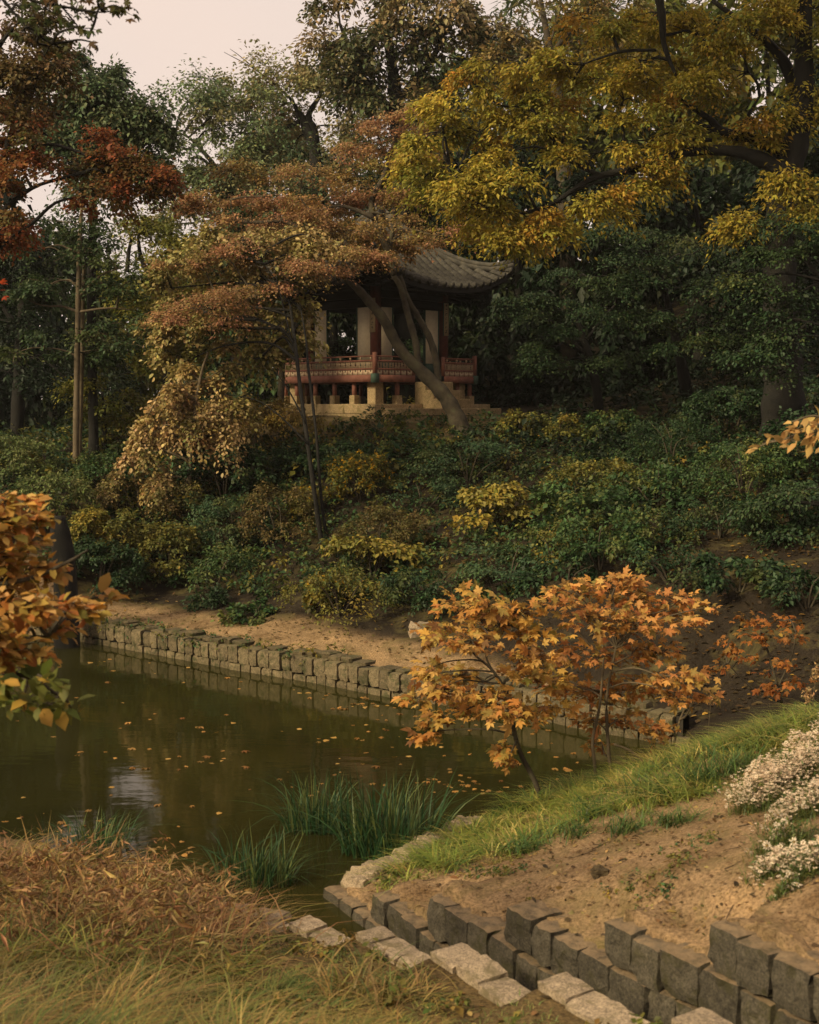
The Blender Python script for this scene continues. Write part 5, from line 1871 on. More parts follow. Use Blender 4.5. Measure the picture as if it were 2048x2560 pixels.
x, y = scatter(rg, 900, -.5, 4.6, 5.2, 12.5, lambda x, y: (x > poly_x(EP, y) + .12) * (pond_sd(x, y) > .3) * .8)
litter(rg, x, y, .05, lambda n: pick_cols(rg, [((.2, .11, .06), 3), ((.11, .065, .04), 3), ((.32, .21, .11), 1.6), ((.05, .035, .022), 1.5)], n), 'fallen_leaves', 'curled brown leaves fallen on the bare right bank')
# dry twigs on the bare earth
acc = Acc()
for i in range(150):
    cx, cy = rg.uniform(-.4, 4.4), rg.uniform(5.6, 12)
    if cx < poly_x(EP, np.array([cy]))[0] + .25:
        continue
    a_ = rg.uniform(0, 6.28)
    l_ = rg.uniform(.05, .2)
    q = on_ground(cx + np.cos(a_) * l_ * np.array([0, .5, 1]), cy + np.sin(a_) * l_ * np.array([0, .45, 1]) + rg.normal(0, .008, 3), .006)
    acc.add(*tube_geo(q, np.array([.004, .003, .0015]) * rg.uniform(.6, 1.3), 4, False), np.array([.1, .07, .045]))
o = acc.obj('dry_twigs', M['leaf'])
tag(o, 'thin dry twigs scattered over the bare right bank', 'twigs', None, 'stuff')
# earth crumbs / pebbles
acc = Acc()
x, y = scatter(rg, 5200, -.6, 4.4, 5.0, 12.6, lambda x, y: (x > poly_x(EP, y) + .2) * (pond_sd(x, y) > .2) * (.3 + 1.2 * np.clip(hnoise(x, y, .6, 9) + .3, 0, 1)))
P = on_ground(x, y, .002)
oc = np.array([(1, 0, 0), (-1, 0, 0), (0, 1, 0), (0, -1, 0), (0, 0, .8), (0, 0, -.6)])
of = np.array([(0, 2, 4), (2, 1, 4), (1, 3, 4), (3, 0, 4)])
r = .007 * np.exp(rg.normal(0, .55, len(P)))
V = P[:, None] + oc[None] * r[:, None, None] * np.exp(rg.normal(0, .25, (len(P), 6, 1)))
acc.add(V.reshape(-1, 3), [(of[None] + (np.arange(len(P)) * 6)[:, None, None]).reshape(-1, 3)], np.repeat(pick_cols(rg, [((.2, .135, .075), 3), ((.26, .18, .10), 2), ((.1, .07, .04), 1)], len(P)), 6, 0))
o = acc.obj('earth_crumbs', M['leaf'])
tag(o, 'crumbs of earth on the bare right bank', 'earth crumbs', None, 'stuff')

# right bank grass along the shore
GR = [((.15, .19, .045), 3), ((.25, .25, .07), 2.5), ((.06, .11, .032), 2.4), ((.4, .32, .14), 1)]


def band(x, y):
    """the grass strip on the right bank, from the shore up to the flowers"""
    lo = np.interp(x, [-.6, -.2, .35, 1.2, 2.0, 2.6, 3.4, 5.0], [10.9, 10.6, 10.6, 10.75, 10.4, 10.1, 10.0, 10.0])
    hi = np.interp(x, [-.6, 0, 1.0, 2.0, 3.4, 5], [10.6, 11.5, 13.2, 14.2, 14.6, 14.6])
    w = hnoise(x, y, .5, 14) * .7
    return sstep(-.12, .35, y - lo + w * .8) * sstep(.1, -.3, y - hi) * (x > -.35) * (.55 + .45 * (hnoise(x, y, .35, 15) > -.15))


x, y = scatter(rg, 46000, -.5, 7.5, 9.9, 14.6, band)
P = on_ground(x, y, -.01)
n = len(P)
acc = Acc()
keep = rg.uniform(0, 1, n) < .45
m = int(keep.sum())
blades(acc, rg, P[keep], rg.uniform(.03, .11, m), rg.uniform(.004, .008, m), pick_cols(rg, GR, m), .6, .9, 2)
kx, ky = scatter(rg, 5200, -.5, 7.5, 9.9, 14.6, band)
for cx, cy in zip(kx, ky):
    nb_ = int(rg.uniform(10, 26))
    bx_, by_ = cx + rg.normal(0, .045, nb_), cy + rg.normal(0, .045, nb_)
    hue = [p for p, w in GR][rg.choice(4, p=[.34, .3, .22, .14])]
    hf = .75 + 1.3 * float(np.clip(hnoise(np.array([cx]), np.array([cy]), .5, 16)[0], -.4, .5))
    blades(acc, rg, on_ground(bx_, by_, -.01), rg.uniform(.08, .28, nb_) * hf, rg.uniform(.006, .016, nb_), pick_cols(rg, [(hue, 3), (GR[2][0], 1)], nb_, hue), .55, 1.1, 3, rg.uniform(0, 6.28) + rg.normal(0, .9, nb_))
o = acc.obj('shore_grass', M['blade'])
tag(o, 'soft green grass growing along the right shore of the pond', 'grass', None, 'stuff')
for i, (px, py, hh) in enumerate(((1640, 1990, .3), (1500, 2040, .24), (1760, 1960, .34), (1850, 1930, .34), (1580, 2080, .2), (1330, 2130, .2), (1690, 2060, .22), (1450, 2090, .18))):
    b = ground_at(px, py)
    n = 170
    P = b * 0 + np.stack([rg.normal(0, .1, n), rg.normal(0, .08, n), np.zeros(n) - .02], 1)
    acc = Acc()
    blades(acc, rg, P, rg.uniform(.5, 1.1, n) * hh, rg.uniform(.006, .012, n), pick_cols(rg, [((.05, .10, .035), 3), ((.085, .13, .04), 2), ((.15, .16, .05), 1)], n), .45, .7)
    o = acc.obj('grass_tuft', M['blade'])
    o.location = b
    tag(o, ('deep green grass tuft under the bare maple stems on the right shore', 'deep green grass tuft left of the bare maple stems', 'tall green tuft in the middle of the shore grass below the wall end', 'tall green tuft beside the pale round flower near the asters', 'low tuft on the border of grass and bare earth, middle of the bank', 'low tuft by the foot of the leaning orange maple', 'green tuft spilling onto the bare earth below the asters', 'lowest tuft of the shore grass, on bare earth left of the others')[i], 'grass tuft', 'grass tufts on the right shore')
# sparse weeds on bare ground
x, y = scatter(rg, 5200, -.3, 4.4, 6, 11, lambda x, y: (x > poly_x(EP, y) + .35) * (hnoise(x, y, .45, 18) > .16) * (hnoise(x, y, .16, 19) > 0))
P = on_ground(x, y, .0)
acc = Acc()
for p in P:
    spray(acc, rg, p + UP * .012, rg.uniform(.03, .07), 12, (.024, .7), SO if rg.random() < .6 else SG, .3, .4)
o = acc.obj('bare_bank_weeds', M['leaf'])
tag(o, 'tiny green weeds dotted over the bare right bank', 'weeds', None, 'stuff')

# left near bank: thin turf, dry grass, taller dead weeds by the water
def left_bank(x, y):
    return (x < poly_x(CP, y) - .26) * (pond_sd(x, y) > .05) * 1.0


x, y = scatter(rg, 60000, -4.2, 1.6, 5.0, 11.5, lambda x, y: left_bank(x, y) * (.3 + .7 * (hnoise(x, y, .3, 23) > -.2)) * sstep(10.9, 9.6, y) * np.clip(.25 + .8 * sstep(-.8, 1.4, poly_x(CP, y) - x), 0, 1))
P = on_ground(x, y, -.004)
n = len(P)
dist = poly_x(CP, y) - x
GL = [((.22, .16, .06), 3), ((.14, .145, .045), 2.6), ((.31, .21, .1), 1.6), ((.075, .11, .032), 2.2), ((.2, .105, .05), 1)]
GS = [((.12, .15, .055), 3), ((.17, .18, .07), 2), ((.24, .2, .1), 1)]
near_c = dist < (.75 + .6 * hnoise(x, y, .5, 24))
cols = np.where(near_c[:, None], pick_cols(rg, GS, n), pick_cols(rg, GL, n))
keep = near_c & (rg.uniform(0, 1, n) < .8) & (dist > .36)
acc = Acc()
m = int(keep.sum())
blades(acc, rg, P[keep], rg.uniform(.015, .05, m), np.full(m, .006), cols[keep], .55, .9, 2)
kx, ky = scatter(rg, 2600, -4.2, 1.4, 5.0, 10.9, lambda x, y: left_bank(x, y) * (poly_x(CP, y) - x > .55) * (.35 + .9 * np.clip(hnoise(x, y, .4, 28) + .3, 0, 1)))
for cx, cy in zip(kx, ky):
    nb_ = int(rg.uniform(12, 30))
    bx_, by_ = cx + rg.normal(0, .05, nb_), cy + rg.normal(0, .05, nb_)
    hue = [p for p, w in GL][rg.choice(5, p=np.array([3, 2.6, 1.6, 2.2, .9]) / 10.3)]
    low = np.clip((poly_x(CP, np.array([cy]))[0] - cx - .6) / 1.7, .2, 1)
    az0 = rg.normal(.3, 1.3)
    blades(acc, rg, on_ground(bx_, by_, -.01), rg.uniform(.12, .36, nb_) * low * rg.uniform(.6, 1.2), rg.uniform(.005, .014, nb_), pick_cols(rg, [(hue, 3), (GL[0][0], 1), (GL[3][0], .8)], nb_, hue), .7, 1.2, 3, az0 + rg.normal(0, .55, nb_))
o = acc.obj('bank_grass', M['blade'])
tag(o, 'thin dry grass and turf on the near left bank', 'grass', None, 'stuff')
x, y = scatter(rg, 2600, -4.2, 1.5, 5.0, 10.8, lambda x, y: left_bank(x, y) * (poly_x(CP, y) - x > .3) * .7)
litter(rg, x, y, .05, lambda n: pick_cols(rg, [((.26, .16, .08), 3), ((.15, .09, .045), 3), ((.34, .24, .12), 1.5), ((.08, .055, .03), 1.5)], n), 'turf_litter', 'dry leaves and straw lying in the turf of the left bank')
# low broad-leaved weeds in the turf
x, y = scatter(rg, 900, -4, 1.4, 5.4, 10.4, lambda x, y: left_bank(x, y) * (hnoise(x, y, .4, 27) > .02))
P = on_ground(x, y)
acc = Acc()
for p in P:
    spray(acc, rg, p + UP * rg.uniform(.02, .07), rg.uniform(.05, .12), 12, (.045, .7), [((.11, .12, .035), 3), ((.2, .15, .04), 2), ((.07, .11, .035), 2), ((.26, .14, .05), .7)], .3, .4)
o = acc.obj('turf_weeds', M['leaf'])
tag(o, 'low yellowing weeds growing through the turf of the left bank', 'weeds', None, 'stuff')
# reddish dead weeds by the water
wx = [(60, 2190), (150, 2200), (240, 2220), (330, 2240), (400, 2270), (20, 2240), (120, 2260), (220, 2290), (320, 2310), (440, 2330), (480, 2290), (-60, 2200), (40, 2300), (160, 2340), (280, 2370), (400, 2370), (-120, 2270)]
PW = [((.26, .13, .075), 3), ((.34, .21, .12), 3), ((.14, .075, .04), 2), ((.3, .22, .09), 1.6), ((.15, .15, .05), 1)]
acc = Acc()
for px, py in wx:
    b = ground_at(px, py + 40)
    n = 420
    x, y = b[0] + rg.normal(0, .3, n), b[1] + rg.normal(0, .26, n)
    P = on_ground(x, y, -.01)
    blades(acc, rg, P, rg.uniform(.12, .5, n) * (.75 + .8 * hnoise(x, y, .3, 33) + .3), rg.uniform(.006, .016, n), pick_cols(rg, PW, n), .5, .9)
    for j in range(26):
        q = P[j] + UP * rg.uniform(.12, .42)
        spray(acc, rg, q, rg.uniform(.06, .22), 13, (.085, .2), PW, .8, .9, None, KITE, .2)
o = acc.obj('dead_weeds', M['blade'])
tag(o, 'reddish brown dead weeds crowding the near left water edge', 'weeds', None, 'stuff')
# long arching green grass in the left corner
for i, (px, py, n, hh, lab) in enumerate(((60, 2420, 260, .5, 'big tuft of long arching yellow-green grass at the lower left edge'), (230, 2450, 200, .42, 'tuft of arching green grass right of the big one at lower left'),
                                          (400, 2420, 160, .36, 'tuft of arching grass under the dead weeds, left of the coping'), (560, 2440, 110, .3, 'small tuft of thin arching grass nearest the coping'),
                                          (900, 2470, 110, .26, 'straw-coloured tuft standing in the turf left of the coping'), (1010, 2500, 90, .22, 'small straw tuft close to the lower edge of the turf'),
                                          (330, 2530, 180, .34, 'tuft of mixed green and straw grass at the bottom edge'), (100, 2530, 160, .3, 'low straw tuft in the lower left corner'))):
    b = ground_at(px, py)
    P = np.stack([rg.normal(0, .12, n), rg.normal(0, .1, n), np.zeros(n) - .02], 1)
    acc = Acc()
    pal = [((.17, .17, .045), 3), ((.11, .14, .04), 2.4), ((.24, .19, .07), 1.2)] if i < 4 else [((.25, .17, .08), 3), ((.17, .13, .05), 2), ((.09, .11, .035), 1.4)]
    blades(acc, rg, P, rg.uniform(.5, 1.15, n) * hh, rg.uniform(.007, .015, n), pick_cols(rg, pal, n), .6, 1.0, 4)
    o = acc.obj('grass_tuft', M['blade'])
    o.location = b
    tag(o, lab, 'grass tuft', 'grass tufts on the left bank')

# =================================================================== REEDS IN THE WATER
BL = []
for i in range(10):
    a = Acc()
    r_ = np.random.default_rng(900 + i)
    bend = [.1, .2, .3, .5, .8, .15, .25, .65, 1.0, .4][i]
    blades(a, r_, np.zeros((1, 3)), np.array([1.0]), np.array([.034]), pick_cols(r_, [((.022, .06, .03), 3), ((.035, .078, .034), 2), ((.09, .12, .045), .5 if i < 6 else 2.5)], 1), .16 + .02 * i, bend, 6, np.array([0.0]))
    BL.append(a.mesh('reed_blade', M['blade']))
reeds = [
    (975, 2140, 420, .84, .46, 'largest clump of dark green reeds standing in the water before the right shore'),
    (790, 2085, 230, .66, .3, 'clump of reeds just left of the largest clump'),
    (640, 2215, 260, .56, .36, 'low clump of reeds close to the mouth of the channel'),
    (245, 2135, 200, .46, .3, 'clump of reeds at the left beside the reflection of the sky'),
    (1190, 2100, 16, .4, .16, 'few thin reed blades by the stone edging of the right shore'),
    (150, 2110, 20, .32, .2, 'sparse reed blades in the bright patch of water at left'),
]
for i, (px, py, n, h, rad, lab) in enumerate(reeds):
    b = on_z(px, py, -.05)
    root = empty('reed_clump', b, lab, 'reeds', 'reed clumps in the pond')
    r_ = np.random.default_rng(920 + i)
    for j in range(n):
        a = r_.uniform(0, 6.28)
        d = rad * math.sqrt(r_.uniform(0, 1))
        hh = h * r_.uniform(.5, 1.12)
        o = link('reed_blade', random.choice(BL if j % 3 else BL[:6]), root)
        o.location = (math.cos(a) * d, math.sin(a) * d * .7, 0)
        o.rotation_euler = (r_.normal(0, .06), r_.normal(0, .06), a + r_.normal(0, .8))
        o.scale = (hh * (.35 + d / rad * .65), hh * .45 + .16, hh)

# =================================================================== MAPLES WITH LEAVES ONE CAN TELL APART
def leaf_variants(name, pal, n, shape, seed, mat='thinleaf', curl=.12):
    rng = np.random.default_rng(seed)
    o = []
    for i in range(n):
        a = Acc()
        T, Fs = shape
        V = T.copy()
        V[:, 2] += -curl * rng.uniform(.2, 1.6) * (V[:, 1] ** 2 * 2 + (V[:, 0] - .4) ** 2) + rng.normal(0, .02, len(V))
        base = pick_cols(rng, pal, 1)[0]
        C = np.clip(base[None] * np.exp(rng.normal(0, .1, (len(V), 1))), 0, .8)
        rim = pick_cols(rng, pal, 1)[0]
        C[1::3] = C[1::3] * .6 + rim * .4
        a.add(V, Fs, C)
        o.append(a.mesh(name, M[mat]))
    return o


def leafy(root, base, pts, size, variants, rng, pal, shape, nmax=290, tilt=.45, name='leaf', mat='thinleaf', out_from=None, droop=.3, wf=1.0):
    """single leaves at pts; those nearest the viewer are objects of their own, the rest one mesh"""
    pts = np.asarray(pts)
    n = len(pts)
    eye = np.array([0, 0, EYE])
    d = np.linalg.norm(pts - eye, axis=1)
    o_ = pts - out_from if out_from is not None else rng.normal(0, 1, (n, 3))
    U = norm(o_ * np.array([1, 1, .2])) * .8 + rng.normal(0, .55, (n, 3))
    U[:, 2] -= droop
    U = norm(U)
    N = UP[None] + rng.normal(0, tilt, (n, 3)) + np.array([0, -.25, 0])
    N = norm(N - (N * U).sum(1, keepdims=True) * U)
    B = np.cross(N, U)
    S = size * np.exp(rng.normal(0, .22, n))
    order = np.argsort(d)
    sel = set(order[:nmax].tolist())
    for i in order[:nmax]:
        ob = link(name, variants[rng.integers(len(variants))], root)
        ob.matrix_local = frame_mat(pts[i] - base, U[i] * S[i], B[i] * S[i] * wf, N[i] * S[i])
    r = np.array([i for i in range(n) if i not in sel], int)
    if len(r):
        a = Acc()
        leaf_cloud(a, pts[r] - base, U[r], N[r], S[r], S[r] * wf, pick_cols(rng, pal, len(r)), shape)
        a.obj('foliage', M[mat], root, False, 'stuff')


def tier_pts(rng, tiers, D, per=1.0, thick=.35):
    o = []
    for t in tiers:
        px, py, rx, ry = t[:4]
        d = D + (t[4] if len(t) > 4 else rng.uniform(-.5, .5))
        c = at(px, py, d)
        s = ppm(d)
        w, h = rx / s, ry / s
        n = int(per * rx * ry / 110)
        q = rng.normal(0, 1, (n, 3))
        q = norm(q) * (rng.uniform(0, 1, (n, 1)) ** .4)
        P = c + q * np.array([w, w * .75, h])
        P[:, 2] -= .12 * h * (q[:, 0] ** 2 + q[:, 1] ** 2)
        o.append((c, P))
    return o


def detailed_maple(name, label, cat, paths, tiers, D, pal, size, shape, seed, per=1.0, nmax=290, bark='bark', branch_r=.011, tilt=.45, droop=.3, wf=1.0):
    rng = np.random.default_rng(seed)
    base = np.array(paths[0][0][0], float)
    root = empty(name, base, label, cat)
    spine = []
    for i, (P, rad) in enumerate(paths):
        S = smooth_path(P, 6)
        rr = np.interp(np.linspace(0, 1, len(S)), np.linspace(0, 1, len(rad)), rad)
        a = Acc()
        a.add(*tube_geo(S - base, rr, 7))
        a.obj('trunk' if i == 0 else 'limb', M[bark], root, True)
        spine.append(S[len(S) // 3:])
    spine = np.concatenate(spine)
    tw = Acc()
    allp = []
    for c, P in tier_pts(rng, tiers, D, per):
        s = spine[np.argmin(np.linalg.norm((spine - c) * np.array([1, 1, 1.2]), axis=1) + np.where(spine[:, 2] > c[2], .3, 0))]
        lp = limb_path(rng, s, c, .12)
        tw.add(*tube_geo(lp - base, np.linspace(branch_r, branch_r * .45, len(lp)), 5, False))
        for i in range(0, len(P), 3):
            q = limb_path(rng, c + (P[i] - c) * .1, P[i], .05)
            tw.add(*tube_geo(q[::3] - base, np.linspace(branch_r * .4, branch_r * .15, len(q[::3])), 3, False))
        allp.append(P)
    tw.obj('twigs', M[bark], root, False, 'stuff')
    leafy(root, base, np.concatenate(allp), size, leaf_variants('leaf', pal, 14, shape, seed + 1), rng, pal, shape, nmax, tilt, out_from=base + UP * 1.2, droop=droop, wf=wf)
    return root


P_OM = [((.58, .32, .105), 4), ((.49, .235, .08), 2.4), ((.46, .3, .11), 2.5), ((.27, .21, .07), 1.5), ((.2, .1, .05), 1.2)]
detailed_maple('orange_maple', 'orange maple shrub leaning over the pond from the right shore', 'maple',
               [rooted(PP([(1362, 2040, 17), (1340, 1960, 14), (1300, 1880, 12), (1280, 1800, 11), (1268, 1740, 10), (1235, 1680, 8), (1190, 1640, 5)], 12.9)),
                PP([(1266, 1735, 8), (1290, 1690, 7), (1310, 1640, 5)], 12.9), PP([(1240, 1690, 6), (1215, 1640, 5), (1220, 1580, 3)], 12.9)],
               [(1190, 1520, 120, 22), (1120, 1570, 90, 20), (1040, 1745, 50, 16), (1080, 1670, 60, 16), (1250, 1560, 110, 30), (1180, 1600, 90, 28), (1300, 1530, 80, 24), (1220, 1510, 60, 20), (1340, 1640, 90, 26), (1140, 1690, 80, 34), (1110, 1720, 60, 30), (1230, 1740, 90, 30), (1100, 1790, 40, 20), (1075, 1830, 45, 36),
                (1270, 1780, 60, 22), (1265, 1870, 42, 26), (1270, 1900, 30, 22), (1180, 1770, 60, 26), (1320, 1790, 50, 20), (1160, 1480, 50, 12), (1090, 1600, 40, 18), (1350, 1590, 80, 22, .2), (1370, 1700, 90, 24, .2), (1360, 1770, 70, 20, .2), (1060, 1690, 40, 14), (1310, 1680, 70, 20)], 12.6, P_OM, .108, PALM5, 51, 3.3, tilt=.3, droop=.2)
detailed_maple('orange_maple', 'orange maple shrub on several bare stems in the shore grass, right of the leaning one', 'maple',
               [rooted(PP([(1492, 1990, 10), (1488, 1920, 9), (1482, 1850, 8), (1500, 1760, 7), (1510, 1640, 5)], 13.0)), rooted(PP([(1560, 2000, 11), (1530, 1930, 10), (1520, 1850, 9), (1518, 1740, 8), (1540, 1620, 5)], 13.1)),
                rooted(PP([(1640, 1985, 9), (1630, 1930, 8), (1580, 1880, 7), (1535, 1860, 6)], 13.0)), rooted(PP([(1660, 1970, 8), (1680, 1880, 7), (1700, 1800, 5)], 13.2))],
               [(1440, 1480, 80, 30), (1530, 1470, 100, 36), (1600, 1490, 80, 34), (1480, 1540, 110, 34), (1580, 1560, 120, 36), (1660, 1540, 90, 30), (1700, 1500, 50, 26), (1720, 1560, 60, 16), (1400, 1500, 60, 16), (1760, 1520, 36, 12), (1740, 1690, 50, 14), (1440, 1640, 80, 30), (1530, 1640, 90, 32), (1640, 1630, 80, 30), (1420, 1720, 80, 32), (1510, 1730, 110, 36),
                (1610, 1710, 90, 32), (1690, 1690, 70, 26), (1480, 1800, 60, 24), (1560, 1800, 70, 24), (1640, 1820, 60, 22), (1680, 1740, 50, 22), (1760, 1740, 45, 18), (1500, 1860, 40, 16), (1640, 1850, 40, 14), (1550, 1450, 50, 16)], 13.1, [((.55, .29, .11), 4), ((.48, .21, .09), 3), ((.45, .27, .11), 1.5), ((.27, .18, .065), 1.3)], .1, PALM5, 52, 3.4, tilt=.3, droop=.2, bark='twigbark')
detailed_maple('small_orange_maple', 'small sparse orange-brown maple on the dark slope behind the grassy bank', 'maple',
               [rooted(PP([(1985, 1800, 9), (1950, 1740, 8), (1930, 1660, 7), (1900, 1570, 4)], 15.4)), PP([(1945, 1720, 6), (1980, 1640, 4), (1990, 1580, 3)], 15.4), PP([(1960, 1760, 5), (1880, 1720, 4), (1820, 1660, 3)], 15.4)],
               [(1880, 1550, 50, 18), (1950, 1550, 60, 20), (1900, 1590, 70, 20), (1980, 1590, 40, 18), (1830, 1630, 40, 16), (1870, 1640, 40, 14), (1960, 1650, 40, 16), (1800, 1670, 40, 14), (1930, 1720, 50, 16), (1990, 1700, 40, 14), (1920, 1680, 30, 12), (1820, 1600, 30, 12)], 15.4,
               [((.38, .15, .05), 3), ((.33, .12, .04), 3), ((.26, .13, .05), 1.5)], .085, PALM5, 53, 3.6, 290, tilt=.3, droop=.2)

# orange branch reaching in from the left
P_OL = [((.38, .19, .055), 3), ((.35, .21, .07), 2.4), ((.34, .125, .04), 1.6), ((.45, .28, .13), 1.2), ((.2, .16, .045), 1.6)]
detailed_maple('leaning_orange_tree', 'orange-leaved tree reaching in over the water at the left edge', 'tree',
               [rooted((np.array([at(-520, 1950, 7.6), at(-420, 1700, 7.4), at(-300, 1500, 7.2), at(-200, 1400, 7.0), at(-60, 1330, 6.9)]), [.09, .075, .055, .03, .012])),
                PP([(-300, 1520, 34), (-120, 1480, 20), (60, 1450, 12), (160, 1410, 9), (220, 1375, 5)], 7.0), PP([(-320, 1560, 30), (-150, 1640, 18), (20, 1600, 10), (120, 1590, 6)], 7.0),
                PP([(-150, 1650, 14), (-20, 1700, 9), (100, 1720, 7), (170, 1750, 4)], 7.0)],
               [(10, 1250, 50, 26), (30, 1290, 80, 36), (90, 1300, 50, 24), (-40, 1330, 90, 60), (40, 1350, 90, 36), (110, 1420, 60, 36), (60, 1430, 90, 40), (-30, 1450, 90, 60), (140, 1430, 30, 20), (90, 1510, 90, 36), (180, 1510, 50, 24), (250, 1495, 50, 18), (215, 1530, 40, 18), (40, 1540, 90, 36), (150, 1570, 60, 24),
                (-30, 1580, 90, 50), (40, 1620, 70, 26), (100, 1640, 50, 20), (-10, 1390, 70, 50), (20, 1500, 80, 40), (0, 1650, 60, 40), (70, 1250, 40, 16)], 6.9, P_OL, .07, OVAL, 54, 3.0, 298, tilt=.35, droop=.1, wf=.66)
# the lower yellow-green sprays of the same tree are a branch of their own neighbour
detailed_maple('yellow_green_branch_tree', 'yellow-green leaves hanging low over the water under the orange ones at left', 'tree',
               [rooted((np.array([at(-480, 2050, 7.0), at(-420, 1900, 6.9), at(-280, 1760, 6.8), at(-100, 1680, 6.7), at(60, 1690, 6.7), at(150, 1740, 6.7)]), [.06, .05, .035, .02, .012, .006]))],
               [(40, 1680, 80, 26), (110, 1700, 60, 24), (-20, 1720, 80, 40), (130, 1760, 60, 24), (60, 1750, 80, 30), (175, 1765, 30, 16), (20, 1670, 60, 20)], 6.7,
               [((.15, .14, .03), 3), ((.10, .12, .035), 2.5), ((.34, .19, .05), 1)], .085, OVAL, 55, 1.6, 260, tilt=.5, droop=.4, wf=.66)

# maple leaves in silhouette hanging in from the top left
P_SIL = [((.05, .065, .03), 3), ((.07, .07, .03), 2), ((.10, .05, .025), 1)]
detailed_maple('overhanging_maple', 'maple twigs with star-shaped leaves hanging dark against the sky at the top left', 'maple',
               [rooted((np.array([at(-900, 2100, 9.5), at(-800, 1200, 9.3), at(-600, 300, 9.2), at(-420, -40, 9.1), at(-200, -140, 9.0)]), [.16, .14, .1, .06, .03])),
                PP([(-200, -140, 20), (-40, -60, 12), (80, 0, 8), (180, 20, 6), (250, 30, 4), (320, 20, 3)], 9.0), PP([(-40, -60, 10), (60, 60, 6), (130, 110, 4)], 9.0), PP([(150, 10, 5), (190, 60, 4), (220, 95, 3)], 9.0)],
               [(30, 10, 60, 30), (110, 20, 70, 34), (190, 20, 60, 30), (170, -30, 80, 30), (260, 20, 50, 26), (310, 28, 34, 20), (130, 80, 60, 30), (210, 70, 30, 26), (230, 105, 26, 20), (60, 70, 50, 30), (150, 120, 40, 24), (90, -40, 90, 40), (230, -20, 40, 20), (110, 140, 40, 20)], 9.0,
               P_SIL, .075, PALM5, 56, .95, 290, 'darkbark', tilt=.9, droop=.8)
detailed_maple('red_branch_maple', 'small cluster of bright red leaves at the left edge beside the dark trees', 'maple',
               [rooted((np.array([at(-700, 2000, 11.5), at(-600, 1200, 11.3), at(-400, 800, 11.2), at(-150, 690, 11.1), at(10, 720, 11.0)]), [.12, .1, .06, .03, .008]))],
               [(-10, 715, 26, 18), (-40, 700, 40, 20), (5, 740, 12, 8)], 11.0, [((.42, .07, .03), 3), ((.34, .06, .03), 2)], .075, PALM5, 57, 1.6, 60, 'darkbark')

# dry curled leaves hanging in from the right
P_DRY = [((.46, .30, .15), 3), ((.40, .25, .12), 2), ((.34, .2, .09), 1)]
detailed_maple('dry_leaved_branch_tree', 'branch of pale dry curled leaves reaching in at the right edge above the dark bushes', 'tree',
               [rooted((np.array([at(2500, 1900, 9.6), at(2450, 1500, 9.4), at(2350, 1200, 9.2), at(2200, 1080, 9.0), at(2060, 1060, 8.9), at(1960, 1100, 8.8)]), [.09, .075, .05, .025, .012, .004])),
                PP([(2130, 1068, 8), (2040, 1040, 6), (1980, 1055, 4)], 8.9), PP([(2300, 1000, 14), (2150, 930, 8), (2050, 940, 4)], 8.9), PP([(1990, 1090, 4), (1930, 1105, 3), (1890, 1120, 2)], 8.8)],
               [(2010, 1062, 34, 20), (2040, 1080, 36, 24), (1980, 1075, 26, 12), (1995, 1105, 34, 12), (2035, 1115, 26, 10), (1895, 1118, 20, 8), (1930, 1092, 14, 8), (2045, 1045, 20, 14), (2044, 940, 8, 5), (2120, 1060, 60, 30), (2200, 1040, 70, 40), (2150, 960, 60, 40), (2290, 1020, 80, 50), (2250, 1140, 60, 40), (2360, 1130, 70, 50)], 8.85,
               P_DRY, .085, OVAL, 58, 2.2, 240, 'twigbark', .006, tilt=1.1, droop=.4, wf=.5)

# =================================================================== WHITE ASTERS ON THE RIGHT BANK
def aster_mesh(seed):
    r = np.random.default_rng(seed)
    a = Acc()
    k = 11
    an = np.arange(k) * 2 * math.pi / k + r.normal(0, .08, k)
    U = np.stack([np.cos(an), np.sin(an), r.normal(.12, .18, k)], 1)
    leaf_cloud(a, U * .12, U, np.tile(UP, (k, 1)), .42, .17, np.clip(np.tile([.8, .68, .53], (k, 1)) * np.exp(r.normal(0, .07, (k, 1))), 0, .85))
    a.add(*tube_geo([(0, 0, -.02), (0, 0, .05)], [.12, .09], 6), np.array([.34, .22, .06]))
    return a.mesh('flower', M['petal'])


